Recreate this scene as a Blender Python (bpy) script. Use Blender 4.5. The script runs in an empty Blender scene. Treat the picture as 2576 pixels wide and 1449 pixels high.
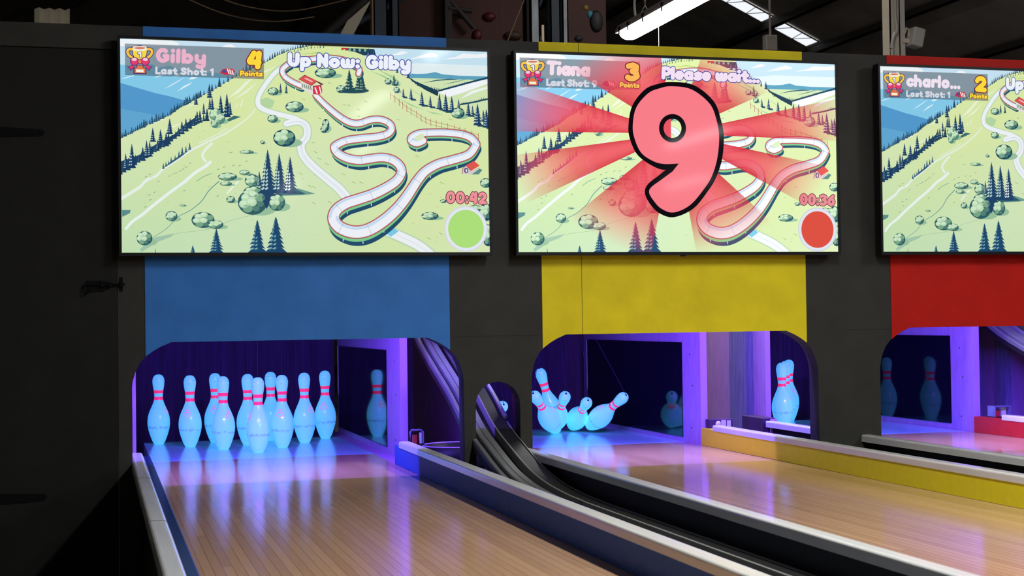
import bpy, bmesh, math, random
import numpy as np
from mathutils import Vector, Matrix
from mathutils.geometry import tessellate_polygon
R = math.radians
scene = bpy.context.scene
COL = scene.collection

# ------------------------------------------------------------------ camera
CAMP = (-0.787, -7.594, 0.656)
YAW, PIT, ROLL, FPX = 0.27303, 0.02107, -0.01383, 3745.6
cyw, syw, cp, sp = math.cos(YAW), math.sin(YAW), math.cos(PIT), math.sin(PIT)
F = Vector((syw*cp, cyw*cp, sp)); R0 = Vector((cyw, -syw, 0)); U0 = R0.cross(F)
RX = R0*math.cos(ROLL) + U0*math.sin(ROLL); UX = U0*math.cos(ROLL) - R0*math.sin(ROLL)
cd = bpy.data.cameras.new('camera'); cam = bpy.data.objects.new('camera', cd); COL.objects.link(cam)
cam.matrix_world = Matrix(((RX.x, UX.x, -F.x, CAMP[0]), (RX.y, UX.y, -F.y, CAMP[1]), (RX.z, UX.z, -F.z, CAMP[2]), (0, 0, 0, 1)))
cd.sensor_fit = 'HORIZONTAL'; cd.sensor_width = 36; cd.lens = FPX/2576*36
cd.clip_start = .05; cd.clip_end = 200
cd.dof.use_dof = True; cd.dof.focus_distance = 7.1; cd.dof.aperture_fstop = 10
scene.camera = cam

# ------------------------------------------------------------------ world, exposure
w = bpy.data.worlds.new('hall_air'); scene.world = w; w.use_nodes = True
w.node_tree.nodes['Background'].inputs[0].default_value = (.75, .85, 1, 1)
w.node_tree.nodes['Background'].inputs[1].default_value = .018
vs = scene.view_settings
vs.view_transform = 'Standard'; vs.look = 'None'; vs.gamma = 1; vs.use_curve_mapping = False; vs.exposure = 0
LAMP_STRENGTH = 140.0       # the hall's strip lights
UV_POWER = 56.0             # ultraviolet tubes over the pin decks

# ------------------------------------------------------------------ helpers
def s2l(c):
    r = []
    for v in c[:3]:
        v = v/255.
        r.append(v/12.92 if v <= .04045 else ((v+.055)/1.055)**2.4)
    return tuple(r)

def link(o, parent=None):
    COL.objects.link(o)
    if parent is not None: o.parent = parent
    return o

def tag(o, label=None, cat=None, group=None, kind=None):
    if label: o['label'] = label
    if cat: o['category'] = cat
    if group: o['group'] = group
    if kind: o['kind'] = kind
    return o

def empty(name, loc=(0, 0, 0), label=None, cat=None, group=None):
    o = bpy.data.objects.new(name, None); o.empty_display_size = .05
    o.location = loc; COL.objects.link(o)
    return tag(o, label, cat, group)

class MB:
    def __init__(s): s.v = []; s.f = []; s.m = []; s.sm = []
    def add(s, vs, fs, mi=0, smooth=False):
        n = len(s.v); s.v += [tuple(v) for v in vs]
        for f in fs: s.f.append([i+n for i in f]); s.m.append(mi); s.sm.append(smooth)
        return s
    def box(s, x0, x1, y0, y1, z0, z1, mi=0, M=None, bev=0.0):
        if bev > 0:
            bm = bmesh.new(); bmesh.ops.create_cube(bm, size=1)
            for v in bm.verts: v.co = Vector(((x0+x1)/2+v.co.x*(x1-x0), (y0+y1)/2+v.co.y*(y1-y0), (z0+z1)/2+v.co.z*(z1-z0)))
            bmesh.ops.bevel(bm, geom=bm.edges[:], offset=bev, segments=2, profile=.5, affect='EDGES')
            bm.verts.index_update()
            vs = [v.co.copy() for v in bm.verts]; fs = [[v.index for v in f.verts] for f in bm.faces]; bm.free()
        else:
            vs = [Vector(p) for p in ((x0, y0, z0), (x1, y0, z0), (x1, y1, z0), (x0, y1, z0), (x0, y0, z1), (x1, y0, z1), (x1, y1, z1), (x0, y1, z1))]
            fs = [(0, 3, 2, 1), (4, 5, 6, 7), (0, 1, 5, 4), (1, 2, 6, 5), (2, 3, 7, 6), (3, 0, 4, 7)]
        if M is not None: vs = [M @ v for v in vs]
        return s.add(vs, fs, mi)
    def tube(s, pts, r, n=10, mi=0, cap=True):
        pts = [Vector(p) for p in pts]; rings = []
        for i, p in enumerate(pts):
            t = (pts[min(i+1, len(pts)-1)]-pts[max(i-1, 0)]).normalized()
            a = t.cross(Vector((0, 0, 1)))
            if a.length < 1e-3: a = t.cross(Vector((1, 0, 0)))
            a.normalize(); b = t.cross(a)
            rr = r[i] if isinstance(r, (list, tuple)) else r
            rings.append([p+a*rr*math.cos(2*math.pi*k/n)+b*rr*math.sin(2*math.pi*k/n) for k in range(n)])
        vs = [v for q in rings for v in q]; fs = []
        for i in range(len(pts)-1):
            for k in range(n): fs.append((i*n+k, i*n+(k+1) % n, (i+1)*n+(k+1) % n, (i+1)*n+k))
        s.add(vs, fs, mi, True)
        if cap: s.add(rings[0], [list(range(n))], mi); s.add(rings[-1], [list(range(n))[::-1]], mi)
        return s
    def lathe(s, prof, n=40, mi=0, M=None, cap=True):
        vs = []; fs = []; k = len(prof)
        for r_, z in prof:
            for j in range(n):
                a = 2*math.pi*j/n; vs.append(Vector((r_*math.cos(a), r_*math.sin(a), z)))
        ms = []
        for i in range(k-1):
            for j in range(n):
                fs.append((i*n+j, i*n+(j+1) % n, (i+1)*n+(j+1) % n, (i+1)*n+j)); ms.append(mi(i) if callable(mi) else mi)
        if M is not None: vs = [M @ v for v in vs]
        n0 = len(s.v); s.v += [tuple(v) for v in vs]
        for f, m_ in zip(fs, ms): s.f.append([q+n0 for q in f]); s.m.append(m_); s.sm.append(True)
        if cap:
            s.f.append([n0+j for j in range(n)][::-1]); s.m.append(ms[0]); s.sm.append(False)
            s.f.append([n0+(k-1)*n+j for j in range(n)]); s.m.append(ms[-1]); s.sm.append(False)
        return s
    def extrude_y(s, prof, y0, y1, mi=0, cap=True, smooth=False):
        """closed profile [(x,z)] swept along y"""
        n = len(prof)
        vs = [(x, y0, z) for x, z in prof]+[(x, y1, z) for x, z in prof]
        fs = [(i, (i+1) % n, n+(i+1) % n, n+i) for i in range(n)]
        s.add(vs, fs, mi, smooth)
        if cap: s.add(vs[:n], [list(range(n))[::-1]], mi); s.add(vs[n:], [list(range(n))], mi)
        return s
    def build(s, name, mats, parent=None, loc=None, fix=True):
        me = bpy.data.meshes.new(name); me.from_pydata(s.v, [], s.f)
        for m in (mats if isinstance(mats, (list, tuple)) else [mats]): me.materials.append(m)
        me.polygons.foreach_set('material_index', s.m); me.polygons.foreach_set('use_smooth', s.sm)
        if fix:
            bm = bmesh.new(); bm.from_mesh(me); bmesh.ops.recalc_face_normals(bm, faces=bm.faces[:]); bm.to_mesh(me); bm.free()
        me.update()
        o = bpy.data.objects.new(name, me); link(o, parent)
        if loc is not None: o.location = loc
        return o

def extrude_shape(outline, holes, y0, y1):
    """flat shape in the x-z plane with holes, given thickness along y"""
    m = MB(); loops = [outline]+holes
    tris = tessellate_polygon([[Vector((x, z, 0)) for x, z in l] for l in loops])
    flat = [p for l in loops for p in l]; n = len(flat)
    m.add([(x, y0, z) for x, z in flat]+[(x, y1, z) for x, z in flat],
          [tuple(t) for t in tris]+[tuple(i+n for i in reversed(t)) for t in tris])
    k = 0
    for l in loops:
        c = len(l)
        m.add([(x, y0, z) for x, z in l]+[(x, y1, z) for x, z in l], [(i, (i+1) % c, c+(i+1) % c, c+i) for i in range(c)])
    return m

# ------------------------------------------------------------------ materials
def mat(name, col=(.5, .5, .5), rough=.5, metal=0, spec=.5, emit=None, es=0, coat=0):
    m = bpy.data.materials.new(name); m.use_nodes = True
    b = m.node_tree.nodes['Principled BSDF']
    b.inputs['Base Color'].default_value = (*col, 1); b.inputs['Roughness'].default_value = rough
    b.inputs['Metallic'].default_value = metal; b.inputs['Specular IOR Level'].default_value = spec
    b.inputs['Coat Weight'].default_value = coat
    if emit: b.inputs['Emission Color'].default_value = (*emit, 1); b.inputs['Emission Strength'].default_value = es
    return m

def N(m, t, **k):
    n = m.node_tree.nodes.new(t)
    for a, b in k.items(): setattr(n, a, b)
    return n
def L(m, a, b): m.node_tree.links.new(a, b)
def bsdf(m): return m.node_tree.nodes['Principled BSDF']
def math_node(m, op, a, b=None):
    n = N(m, 'ShaderNodeMath', operation=op)
    for i, v in enumerate((a, b)):
        if v is None: continue
        if isinstance(v, (int, float)): n.inputs[i].default_value = v
        else: L(m, v, n.inputs[i])
    return n.outputs[0]

def speckle(m, scale=60, amt=.25, bump=0.0, bscale=200, stretch=None):
    """gentle tonal variation and fine texture on a plain material"""
    b = bsdf(m); c = tuple(b.inputs['Base Color'].default_value)
    tc = N(m, 'ShaderNodeTexCoord'); src = tc.outputs['Object']
    if stretch:
        mp = N(m, 'ShaderNodeMapping'); mp.inputs['Scale'].default_value = stretch; L(m, src, mp.inputs[0]); src = mp.outputs[0]
    n = N(m, 'ShaderNodeTexNoise'); n.inputs['Scale'].default_value = scale; n.inputs['Detail'].default_value = 4; L(m, src, n.inputs[0])
    r = N(m, 'ShaderNodeValToRGB')
    r.color_ramp.elements[0].position = .3; r.color_ramp.elements[1].position = .7
    r.color_ramp.elements[0].color = tuple(v*(1-amt) for v in c[:3])+(1,)
    r.color_ramp.elements[1].color = tuple(min(1, v*(1+amt)) for v in c[:3])+(1,)
    L(m, n.outputs['Fac'], r.inputs[0]); L(m, r.outputs[0], b.inputs['Base Color'])
    if bump:
        n2 = N(m, 'ShaderNodeTexNoise'); n2.inputs['Scale'].default_value = bscale; L(m, src, n2.inputs[0])
        bp = N(m, 'ShaderNodeBump'); bp.inputs['Strength'].default_value = bump; bp.inputs['Distance'].default_value = .002
        L(m, n2.outputs['Fac'], bp.inputs['Height']); L(m, bp.outputs[0], b.inputs['Normal'])
    return m

def planks(name, a, b_, board=.0273, rough=.16, spec=.5, gap=.55):
    """narrow boards running along y"""
    m = mat(name, a, rough, spec=spec); b = bsdf(m)
    tc = N(m, 'ShaderNodeTexCoord'); sx = N(m, 'ShaderNodeSeparateXYZ'); L(m, tc.outputs['Object'], sx.inputs[0])
    u = math_node(m, 'DIVIDE', sx.outputs[0], board); fl = math_node(m, 'FLOOR', u); fr = math_node(m, 'FRACT', u)
    wn = N(m, 'ShaderNodeTexWhiteNoise', noise_dimensions='2D')
    yl = math_node(m, 'FLOOR', math_node(m, 'ADD', math_node(m, 'DIVIDE', sx.outputs[1], 1.7), math_node(m, 'MULTIPLY', fl, .37)))
    cb = N(m, 'ShaderNodeCombineXYZ'); L(m, fl, cb.inputs[0]); L(m, yl, cb.inputs[1]); L(m, cb.outputs[0], wn.inputs['Vector'])
    mp = N(m, 'ShaderNodeMapping'); mp.inputs['Scale'].default_value = (160, 6, 1); L(m, tc.outputs['Object'], mp.inputs[0])
    gr = N(m, 'ShaderNodeTexNoise'); gr.inputs['Scale'].default_value = 1; gr.inputs['Detail'].default_value = 5; L(m, mp.outputs[0], gr.inputs[0])
    fac = math_node(m, 'ADD', math_node(m, 'MULTIPLY', wn.outputs['Value'], .45), math_node(m, 'MULTIPLY', gr.outputs['Fac'], .45))
    mx = N(m, 'ShaderNodeMix', data_type='RGBA'); mx.inputs[6].default_value = (*a, 1); mx.inputs[7].default_value = (*b_, 1); L(m, fac, mx.inputs[0])
    e = math_node(m, 'LESS_THAN', fr, .045)
    m2 = N(m, 'ShaderNodeMix', data_type='RGBA', blend_type='MULTIPLY'); L(m, math_node(m, 'MULTIPLY', e, gap), m2.inputs[0]); L(m, mx.outputs[2], m2.inputs[6]); m2.inputs[7].default_value = (.35, .25, .2, 1)
    L(m, m2.outputs[2], b.inputs['Base Color'])
    rn = N(m, 'ShaderNodeTexNoise'); rn.inputs['Scale'].default_value = 3; L(m, tc.outputs['Object'], rn.inputs[0])
    L(m, math_node(m, 'ADD', math_node(m, 'MULTIPLY', rn.outputs['Fac'], .08), rough-.04), b.inputs['Roughness'])
    return m

M = {}
M['wall'] = speckle(mat('dark_wall_paint', (.029, .0285, .0245), .6, spec=.15), 9, .12, .15, 260)
M['door'] = speckle(mat('dark_door_finish', (.011, .011, .0098), .6, spec=.12), 9, .15, .15, 260)  # door tone set darker than the wall tone
M['blue'] = speckle(mat('blue_wall_paint', (.035, .16, .47), .55, spec=.12), 8, .08, .25, 320)
M['yellow'] = speckle(mat('yellow_wall_paint', (.66, .54, .012), .55, spec=.12), 8, .08, .2, 320)
M['red'] = speckle(mat('red_wall_paint', (.42, .009, .005), .55, spec=.12), 8, .08, .2, 320)
M['seam'] = mat('seam_shadow_gap', (.01, .01, .01), .8)
M['lane'] = planks('lane_boards', s2l((168, 130, 98)), s2l((200, 161, 124)), rough=.13, spec=.32, gap=.9)
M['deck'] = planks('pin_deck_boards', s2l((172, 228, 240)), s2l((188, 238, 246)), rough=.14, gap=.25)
M['bblue'] = speckle(mat('blue_bumper_paint', (.028, .10, .40), .55, spec=.2), 30, .1)
M['navy'] = mat('dark_navy_lip_paint', (.006, .018, .085), .25)
M['byellow'] = speckle(mat('yellow_bumper_paint', (.72, .64, .012), .5, spec=.25), 30, .04)
M['bred'] = speckle(mat('red_bumper_paint', (.48, .010, .010), .45), 30, .1)
M['rail'] = speckle(mat('white_plastic_rail', (.66, .66, .63), .22, coat=.3), 5, .06, stretch=(8, .6, 8))
M['railgrey'] = speckle(mat('grey_rail_side', (.10, .10, .10), .5), 20, .15)
M['black'] = mat('black_plastic', (.009, .009, .009), .5, spec=.2)
M['bezel'] = mat('glossy_black_bezel', (.008, .008, .009), .45, spec=.15)
M['track'] = speckle(mat('black_return_track', (.016, .016, .0155), .36, spec=.3), 20, .15)
M['guide'] = speckle(mat('worn_grey_guide_rail', (.15, .155, .15), .36, spec=.5), 20, .2, stretch=(1, .2, .2))
M['trackedge'] = mat('worn_track_edge', (.24, .24, .22), .4)
M['mirror'] = mat('black_mirror_acrylic', (.004, .004, .010), .05, spec=.2)
M['kick'] = speckle(mat('violet_tinted_panel', (.42, .23, .46), .5), 14, .12, stretch=(3, 3, .6))  # violet of the tube light is mixed into the board colour
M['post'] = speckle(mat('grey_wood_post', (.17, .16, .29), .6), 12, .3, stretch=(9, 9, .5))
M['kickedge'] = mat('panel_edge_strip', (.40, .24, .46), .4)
M['curtain'] = speckle(mat('dark_pit_curtain', (.045, .013, .062), .8), 5, .35, stretch=(6, 6, .5))
M['steel'] = speckle(mat('galvanised_steel', (.50, .55, .60), .45, metal=.1), 14, .35, stretch=(1, 1, .3))
M['bluesteel'] = speckle(mat('painted_blue_grey_steel', (.045, .07, .10), .5), 8, .2)
M['darksteel'] = mat('dark_roof_steel', (.045, .042, .040), .6)
M['roof'] = speckle(mat('dark_roof_lining', (.36, .32, .28), .7), 1.2, .25)
M['floor'] = speckle(mat('grey_hall_floor', (.22, .21, .20), .6), 3, .3)
M['climb'] = speckle(mat('red_brown_climbing_panel', (.095, .036, .030), .7), .9, .25)
M['cream'] = speckle(mat('cream_column_paint', (.72, .65, .52), .5), 3, .12)
M['greyp'] = mat('grey_plastic', (.60, .58, .53), .45)
M['hardware'] = mat('blackened_hardware', (.005, .005, .005), .6, spec=.04)
M['chain'] = mat('bright_chain_steel', (.6, .6, .58), .3, metal=.8)
M['rope'] = mat('tan_cord', (.40, .28, .17), .8)
M['cord'] = mat('dark_pin_cord', (.015, .01, .06), .7)
M['acrylic'] = mat('violet_lit_acrylic', (.55, .5, .8), .08, spec=.8)
bsdf(M['acrylic']).inputs['Transmission Weight'].default_value = .75
M['redled'] = mat('red_sensor_part', (.5, .02, .04), .3)
M['lampbody'] = mat('grey_lamp_housing', (.70, .67, .60), .45)
M['lamp'] = mat('lit_lamp_diffuser', (.9, .9, .9), .4, emit=(.97, .98, 1), es=LAMP_STRENGTH)
M['lampfill'] = mat('added_fill_diffuser', (.9, .9, .9), .4, emit=(1, .95, .9), es=70)  # for the unseen lamps added to brighten the background
M['sky'] = mat('daylit_skylight_sheet', (.8, .85, .85), .5, emit=(.90, .94, 1), es=1.0)
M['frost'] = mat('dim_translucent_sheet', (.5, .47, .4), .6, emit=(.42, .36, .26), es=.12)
M['uv'] = mat('ultraviolet_tube_glass', (.2, .1, .5), .3, emit=(.25, .12, 1), es=.6)

# pins: white coat that glows cyan under ultraviolet, two fluorescent red neck bands, a scuffed belt
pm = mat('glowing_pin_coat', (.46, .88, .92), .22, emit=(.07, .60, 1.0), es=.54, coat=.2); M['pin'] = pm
tc = N(pm, 'ShaderNodeTexCoord'); sx = N(pm, 'ShaderNodeSeparateXYZ'); L(pm, tc.outputs['Object'], sx.inputs[0])
nz = N(pm, 'ShaderNodeTexNoise'); nz.inputs['Scale'].default_value = 70; nz.inputs['Detail'].default_value = 5; L(pm, tc.outputs['Object'], nz.inputs[0])
oi = N(pm, 'ShaderNodeObjectInfo')
ad = N(pm, 'ShaderNodeVectorMath', operation='ADD'); L(pm, tc.outputs['Object'], ad.inputs[0])
cbx = N(pm, 'ShaderNodeCombineXYZ'); L(pm, math_node(pm, 'MULTIPLY', oi.outputs['Random'], 37.0), cbx.inputs[0]); L(pm, cbx.outputs[0], ad.inputs[1]); L(pm, ad.outputs[0], nz.inputs[0])
band = math_node(pm, 'SUBTRACT', 1.0, math_node(pm, 'MULTIPLY', math_node(pm, 'ABSOLUTE', math_node(pm, 'SUBTRACT', sx.outputs[2], .092)), 110.0))
sc = math_node(pm, 'GREATER_THAN', math_node(pm, 'ADD', math_node(pm, 'MULTIPLY', band, .22), nz.outputs['Fac']), .60)
ring = math_node(pm, 'LESS_THAN', math_node(pm, 'ABSOLUTE', math_node(pm, 'SUBTRACT', sx.outputs[2], .355)), .0009)
nf = N(pm, 'ShaderNodeTexNoise'); nf.inputs['Scale'].default_value = 210; L(pm, ad.outputs[0], nf.inputs[0])
low = math_node(pm, 'MULTIPLY', math_node(pm, 'LESS_THAN', sx.outputs[2], .03), math_node(pm, 'GREATER_THAN', nf.outputs['Fac'], .66))
sct = math_node(pm, 'MINIMUM', 1.0, math_node(pm, 'ADD', math_node(pm, 'MULTIPLY', sc, .42), math_node(pm, 'ADD', math_node(pm, 'MULTIPLY', ring, .5), math_node(pm, 'MULTIPLY', low, .7))))
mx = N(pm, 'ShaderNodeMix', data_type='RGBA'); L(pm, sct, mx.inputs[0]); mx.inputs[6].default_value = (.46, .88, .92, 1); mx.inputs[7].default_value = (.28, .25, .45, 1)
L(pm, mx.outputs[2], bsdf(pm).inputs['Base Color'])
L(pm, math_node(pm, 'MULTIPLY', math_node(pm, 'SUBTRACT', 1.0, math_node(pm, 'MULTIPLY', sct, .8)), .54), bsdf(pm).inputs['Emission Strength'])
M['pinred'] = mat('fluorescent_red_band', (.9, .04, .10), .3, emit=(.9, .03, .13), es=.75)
M['pinhole'] = mat('dark_pin_hole', (.01, .01, .03), .8)

# lit picture on a screen: colours come from the picture's own paint layers
sm = bpy.data.materials.new('lit_screen_picture'); sm.use_nodes = True; nt = sm.node_tree; nt.nodes.clear()
out = N(sm, 'ShaderNodeOutputMaterial'); at = N(sm, 'ShaderNodeVertexColor', layer_name='picture')
em = N(sm, 'ShaderNodeEmission'); L(sm, at.outputs[0], em.inputs[0]); em.inputs[1].default_value = 1.0
gl = N(sm, 'ShaderNodeBsdfGlossy'); gl.inputs['Roughness'].default_value = .06; gl.inputs[0].default_value = (.0017, .0017, .0017, 1)
ads = N(sm, 'ShaderNodeAddShader'); L(sm, em.outputs[0], ads.inputs[0]); L(sm, gl.outputs[0], ads.inputs[1])
tr = N(sm, 'ShaderNodeBsdfTransparent'); ms = N(sm, 'ShaderNodeMixShader'); L(sm, at.outputs[1], ms.inputs[0]); L(sm, tr.outputs[0], ms.inputs[1]); L(sm, ads.outputs[0], ms.inputs[2])
L(sm, ms.outputs[0], out.inputs[0])

# ------------------------------------------------------------------ setting
WY, WT = -1.4, .09           # wall front face and thickness
FLOOR = -.42
TOPZ = 1.864
PITCH = 1.66
OPEN = [(-.648, .728), (1.030, 2.398), (2.714, 4.085)]
BAND = [(-.593, .669), (1.082, 2.342), (2.776, 4.030)]
OZ = [.583, .587, .592]
CORNER = [(0, -.19), (.004, -.155), (.016, -.115), (.033, -.082), (.056, -.056), (.085, -.035), (.115, -.018), (.157, 0)]
def top_contour(i):
    a, b = OPEN[i]; z = OZ[i]
    return [(a+dx, z+dz) for dx, dz in CORNER]+[(b-dx, z+dz) for dx, dz in CORNER[::-1]]
holes = []
for i in range(3):
    a, b = OPEN[i]
    holes.append(([(-.622, -.09), (-.622, .0695), (a, .0695)] if i == 0 else [(a, -.09)])+top_contour(i)+[(b, -.09)])
arch = [(.779, FLOOR+.02)]+[(.878-.099*math.cos(t), .29+.099*math.sin(t)) for t in np.linspace(0, math.pi, 17)]+[(.977, FLOOR+.02)]
holes.append(arch); holes.append([(x+3.31, z) for x, z in arch])
wall = extrude_shape([(-.700, FLOOR), (7.2, FLOOR), (7.2, TOPZ), (-2.6, TOPZ), (-2.6, 1.768), (-.700, 1.768)], holes, WY, WY+WT).build('wall_front', M['wall'])
tag(wall, 'dark grey partition wall with lane openings and an arched hole', 'wall', kind='structure')
for i, (nm, mm) in enumerate((('blue', 'blue'), ('yellow', 'yellow'), ('red', 'red'))):
    x0, x1 = BAND[i]; ct = [p for p in top_contour(i) if x0 < p[0] < x1]
    def zat(x):
        c = top_contour(i)
        for (xa, za), (xb, zb) in zip(c[:-1], c[1:]):
            if min(xa, xb) <= x <= max(xa, xb) and xb != xa: return za+(zb-za)*(x-xa)/(xb-xa)
    poly = [(x0, TOPZ+.001), (x0, zat(x0))]+ct+[(x1, zat(x1)), (x1, TOPZ+.001)]
    o = extrude_shape(poly, [], WY-.003, WY).build('painted_band', M[mm], wall)
    o['label'] = nm+' painted band above the lane opening'
sg = MB()
sg.box(.671, 1.080, WY-.0012, WY, .5855, .5868); sg.box(2.345, 2.773, WY-.0012, WY, .586, .5872); sg.box(-.70, -.595, WY-.0012, WY, 1.776, 1.7772)
sg.build('panel_seam', M['seam'], wall)
sy = MB(); sy.box(1.2635, 1.2650, WY-.0042, WY-.003, .588, TOPZ); sy.build('panel_seam', M['seam'], wall)
# door at the left
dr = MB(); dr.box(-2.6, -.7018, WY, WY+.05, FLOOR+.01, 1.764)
door = dr.build('door_1', M['door']); tag(door, 'dark service door left of the blue lane', 'door', kind='structure')
for z in (1.424, -.022):
    h = MB(); pts = [(-2.6, z-.05), (-1.6, z-.042), (-.985, z-.013), (-.975, z), (-.985, z+.013), (-1.6, z+.042), (-2.6, z+.05)]
    h = extrude_shape(pts, [], WY-.005, WY)
    h.lathe([(.004, 0), (.004, .003), (.001, .004)], 10, 0, Matrix.Translation((-.992, WY-.005, z)) @ Matrix.Rotation(R(90), 4, 'X'))
    h.build('strap_hinge', M['hardware'], door)
b = extrude_shape([(-.822, .79), (-.755, .79), (-.735, .80), (-.72, .812), (-.735, .826), (-.755, .834), (-.822, .834)], [], WY-.004, WY)
b.tube([(-.826, WY-.012, .818), (-.672, WY-.012, .818)], .0045)
b.tube([(-.826, WY-.012, .818), (-.831, WY-.02, .795), (-.826, WY-.022, .780), (-.800, WY-.014, .795)], .004)
b.box(-.765, -.752, WY-.018, WY, .808, .828); b.box(-.735, -.722, WY-.018, WY, .808, .828)
b.build('sliding_bolt', M['hardware'], door)
kp = MB(); kp.box(-.692, -.680, WY-.004, WY, .790, .848); kp.box(-.694, -.678, WY-.019, WY, .808, .828, bev=.002)
kp.build('bolt_keeper', M['hardware'], wall)

fl = MB(); fl.box(-12, 24, -18, 30, FLOOR-.1, FLOOR)
tag(fl.build('floor', M['floor']), 'grey hall floor under the lanes', 'floor', kind='structure')

# ------------------------------------------------------------------ lanes
LC = [0.0, 1.657, 3.33]
LANE_NAME = ['blue', 'yellow', 'red']
for i, c in enumerate(LC):
    ln = empty('bowling_lane', (c, -4, FLOOR), 'pale wooden bowling lane under the %s band, beside the %s bumper' % (LANE_NAME[i], LANE_NAME[i]), 'lane', 'string bowling lanes')
    m = MB(); m.box(-.534, .534, -5.5, 3.70, .345, .42); m.build('lane_surface', M['lane'], ln)
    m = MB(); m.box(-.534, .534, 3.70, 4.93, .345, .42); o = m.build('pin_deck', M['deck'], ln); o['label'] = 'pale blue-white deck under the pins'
    m = MB(); m.box(-.42, .42, -5.4, 4.9, 0, .345); m.build('lane_base', M['black'], ln)

def bullnose(x0, x1, z0, z1, r=.018, n=5):
    p = [(x0, z0), (x1, z0)]
    for t in np.linspace(0, math.pi/2, n): p.append((x1-r+r*math.cos(t), z1-r+r*math.sin(t)))
    for t in np.linspace(math.pi/2, math.pi, n): p.append((x0+r+r*math.cos(t), z1-r+r*math.sin(t)))
    return p
BM = ['bblue', 'byellow', 'bred']
BS = [-.86, -.515, -.38]      # where each right bumper ends under its opening
RS = [-.97, -.672, -.645]    # where its white rail begins
RXE = [.530, 2.187, 3.860]
for i in range(3):
    x = RXE[i]
    bt = empty('lane_bumper', (x, -4, FLOOR), 'tall %s bumper board with a white rail right of the %s lane' % (LANE_NAME[i], LANE_NAME[i]), 'bumper')
    m = MB(); m.box(0, .05, -5.5, BS[i]+4, .0-FLOOR+.001, .088-FLOOR); m.build('bumper_board', M[BM[i]], bt)
    m = MB(); m.box(.014, .046, -5.5, BS[i]+3.9, .0, -FLOOR); m.build('bumper_footing', M['black'], bt)
    m = MB(); m.extrude_y([(a, z-FLOOR) for a, z in bullnose(-.003, .048, .084, .112, .008)], -5.5, RS[i]+4); m.build('bumper_rail', M['rail'], bt)
    o = MB(); o.box(.0485, .052, -5.5, RS[i]+3.9, .03-FLOOR, .08-FLOOR)
    o.build('back_plate', M['railgrey'], bt)
# low left rails
LR = [(-.650, -.595), (.962, 1.012), (2.612, 2.662)]
for i in range(3):
    a, b_ = LR[i]; wd = b_-a
    bt = empty('lane_bumper', (a, -4, FLOOR), 'low white rail along the left edge of the %s lane' % LANE_NAME[i], 'bumper')
    ye = [3.05, 2.75, 3.62][i]
    m = MB(); m.extrude_y([(q, z-FLOOR) for q, z in bullnose(0, wd, .070, .102, .012 if i == 0 else .008, 5)], -5.5, ye); m.build('bumper_rail', M['rail'], bt)
    m = MB(); m.box(.030, (.087 if i == 0 else wd+.03), -5.5, ye-.02, .002-FLOOR, .0695-FLOOR); m.build('bumper_board', M[BM[i]] if i == 0 else M['black'], bt)
    if i == 0:
        m = MB(); m.box(wd+.0005, wd+.032, -5.5, ye-.02, .0696-FLOOR, .088-FLOOR, bev=.004); m.build('inner_lip', M['navy'], bt)
        for yj in (.73, 1.95):
            m = MB(); m.extrude_y([(q, z-FLOOR) for q, z in bullnose(-.001, wd+.0004, .069, .103, .012, 5)], yj, yj+.005); m.build('rail_joint', M['railgrey'], bt)
    m = MB(); m.box(.034, .050, -5.5, ye-.1, 0, .002-FLOOR); m.build('bumper_footing', M['black'], bt)

# ------------------------------------------------------------------ pit interiors behind the wall
KX = [.610, 2.192, 3.872]
KY = [(-.600, 1.30), (-.50, 1.38), (-.36, 1.20)]
MY = [(-.265, 1.25), (-.265, 1.30), (-.14, 1.10)]
MZ = [(.030, .512), (.024, .523), (.034, .530)]
for i in range(3):
    k = MB(); k.box(KX[i], KX[i]+.03, KY[i][0], KY[i][1], FLOOR+.36, .80)
    o = k.build('kickback_panel', M['kick']); tag(o, 'pale panel with a black mirror at the right end of the %s lane' % LANE_NAME[i], 'panel', 'kickback panels')
    k = MB(); k.box(KX[i]-.004, KX[i]-.0002, MY[i][0], MY[i][1], MZ[i][0], MZ[i][1]); q = k.build('mirror', M['mirror'], o); q['label'] = 'black mirror set in the panel'
    k = MB(); k.box(KX[i]-.006, KX[i], MY[i][1], MY[i][1]+.018, MZ[i][0]+.19, MZ[i][1]); k.build('reflection_strip', M['lampbody'], o)  # pale strip stands for a reflection along the mirror's back edge
    k = MB(); k.box(KX[i]-.002, KX[i]+.034, KY[i][0]-.012, KY[i][0], FLOOR+.36, .80); k.build('edge_strip', M['kickedge'], o)
    for yy, zz in ((KY[i][0]+.12, .08), (KY[i][0]+.13, .46), (KY[i][0]+.1, .30)):
        k = MB(); k.lathe([(.004, 0), (.004, .001)], 10, 0, Matrix.Translation((KX[i]-.0005, yy, zz)) @ Matrix.Rotation(R(-90), 4, 'Y'))
        k.build('screw', M['hardware'], o)
    k = MB(); k.box(LC[i]+.5355, max(KX[i]+.01, LC[i]+.545), BS[i]+.01, KY[i][1], -.06, -.002); q = k.build('ledge', M['kick'], o)
LK = [(-.629, -.613, -.62, 1.2), (1.05, 1.07, -.30, 1.2), (2.68, 2.70, -.24, 1.2)]
for i, (xa, xb, ya, yb) in enumerate(LK):
    k = MB(); k.box(xa, xb, ya, yb, FLOOR+.36, .80)
    o = k.build('kickback_panel', M['kick']); tag(o, ('narrow lit panel edge at the left jamb of the blue lane opening', 'violet panel behind the ball chute, right of the blue lane', 'mauve panel seen behind the yellow bumper, left of the red lane pins')[i], 'panel', 'kickback panels')
    if i == 2:
        q = MB(); q.box(xa-.045, xa, -.09, .13, FLOOR+.36, .80); q = q.build('wooden_post', M['post'], o); q['label'] = 'rough grey wooden post'
        q = MB(); q.box(xa-.006, xb+.004, ya-.015, ya, FLOOR+.36, .80); q.build('edge_strip', M['kickedge'], o)
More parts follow.
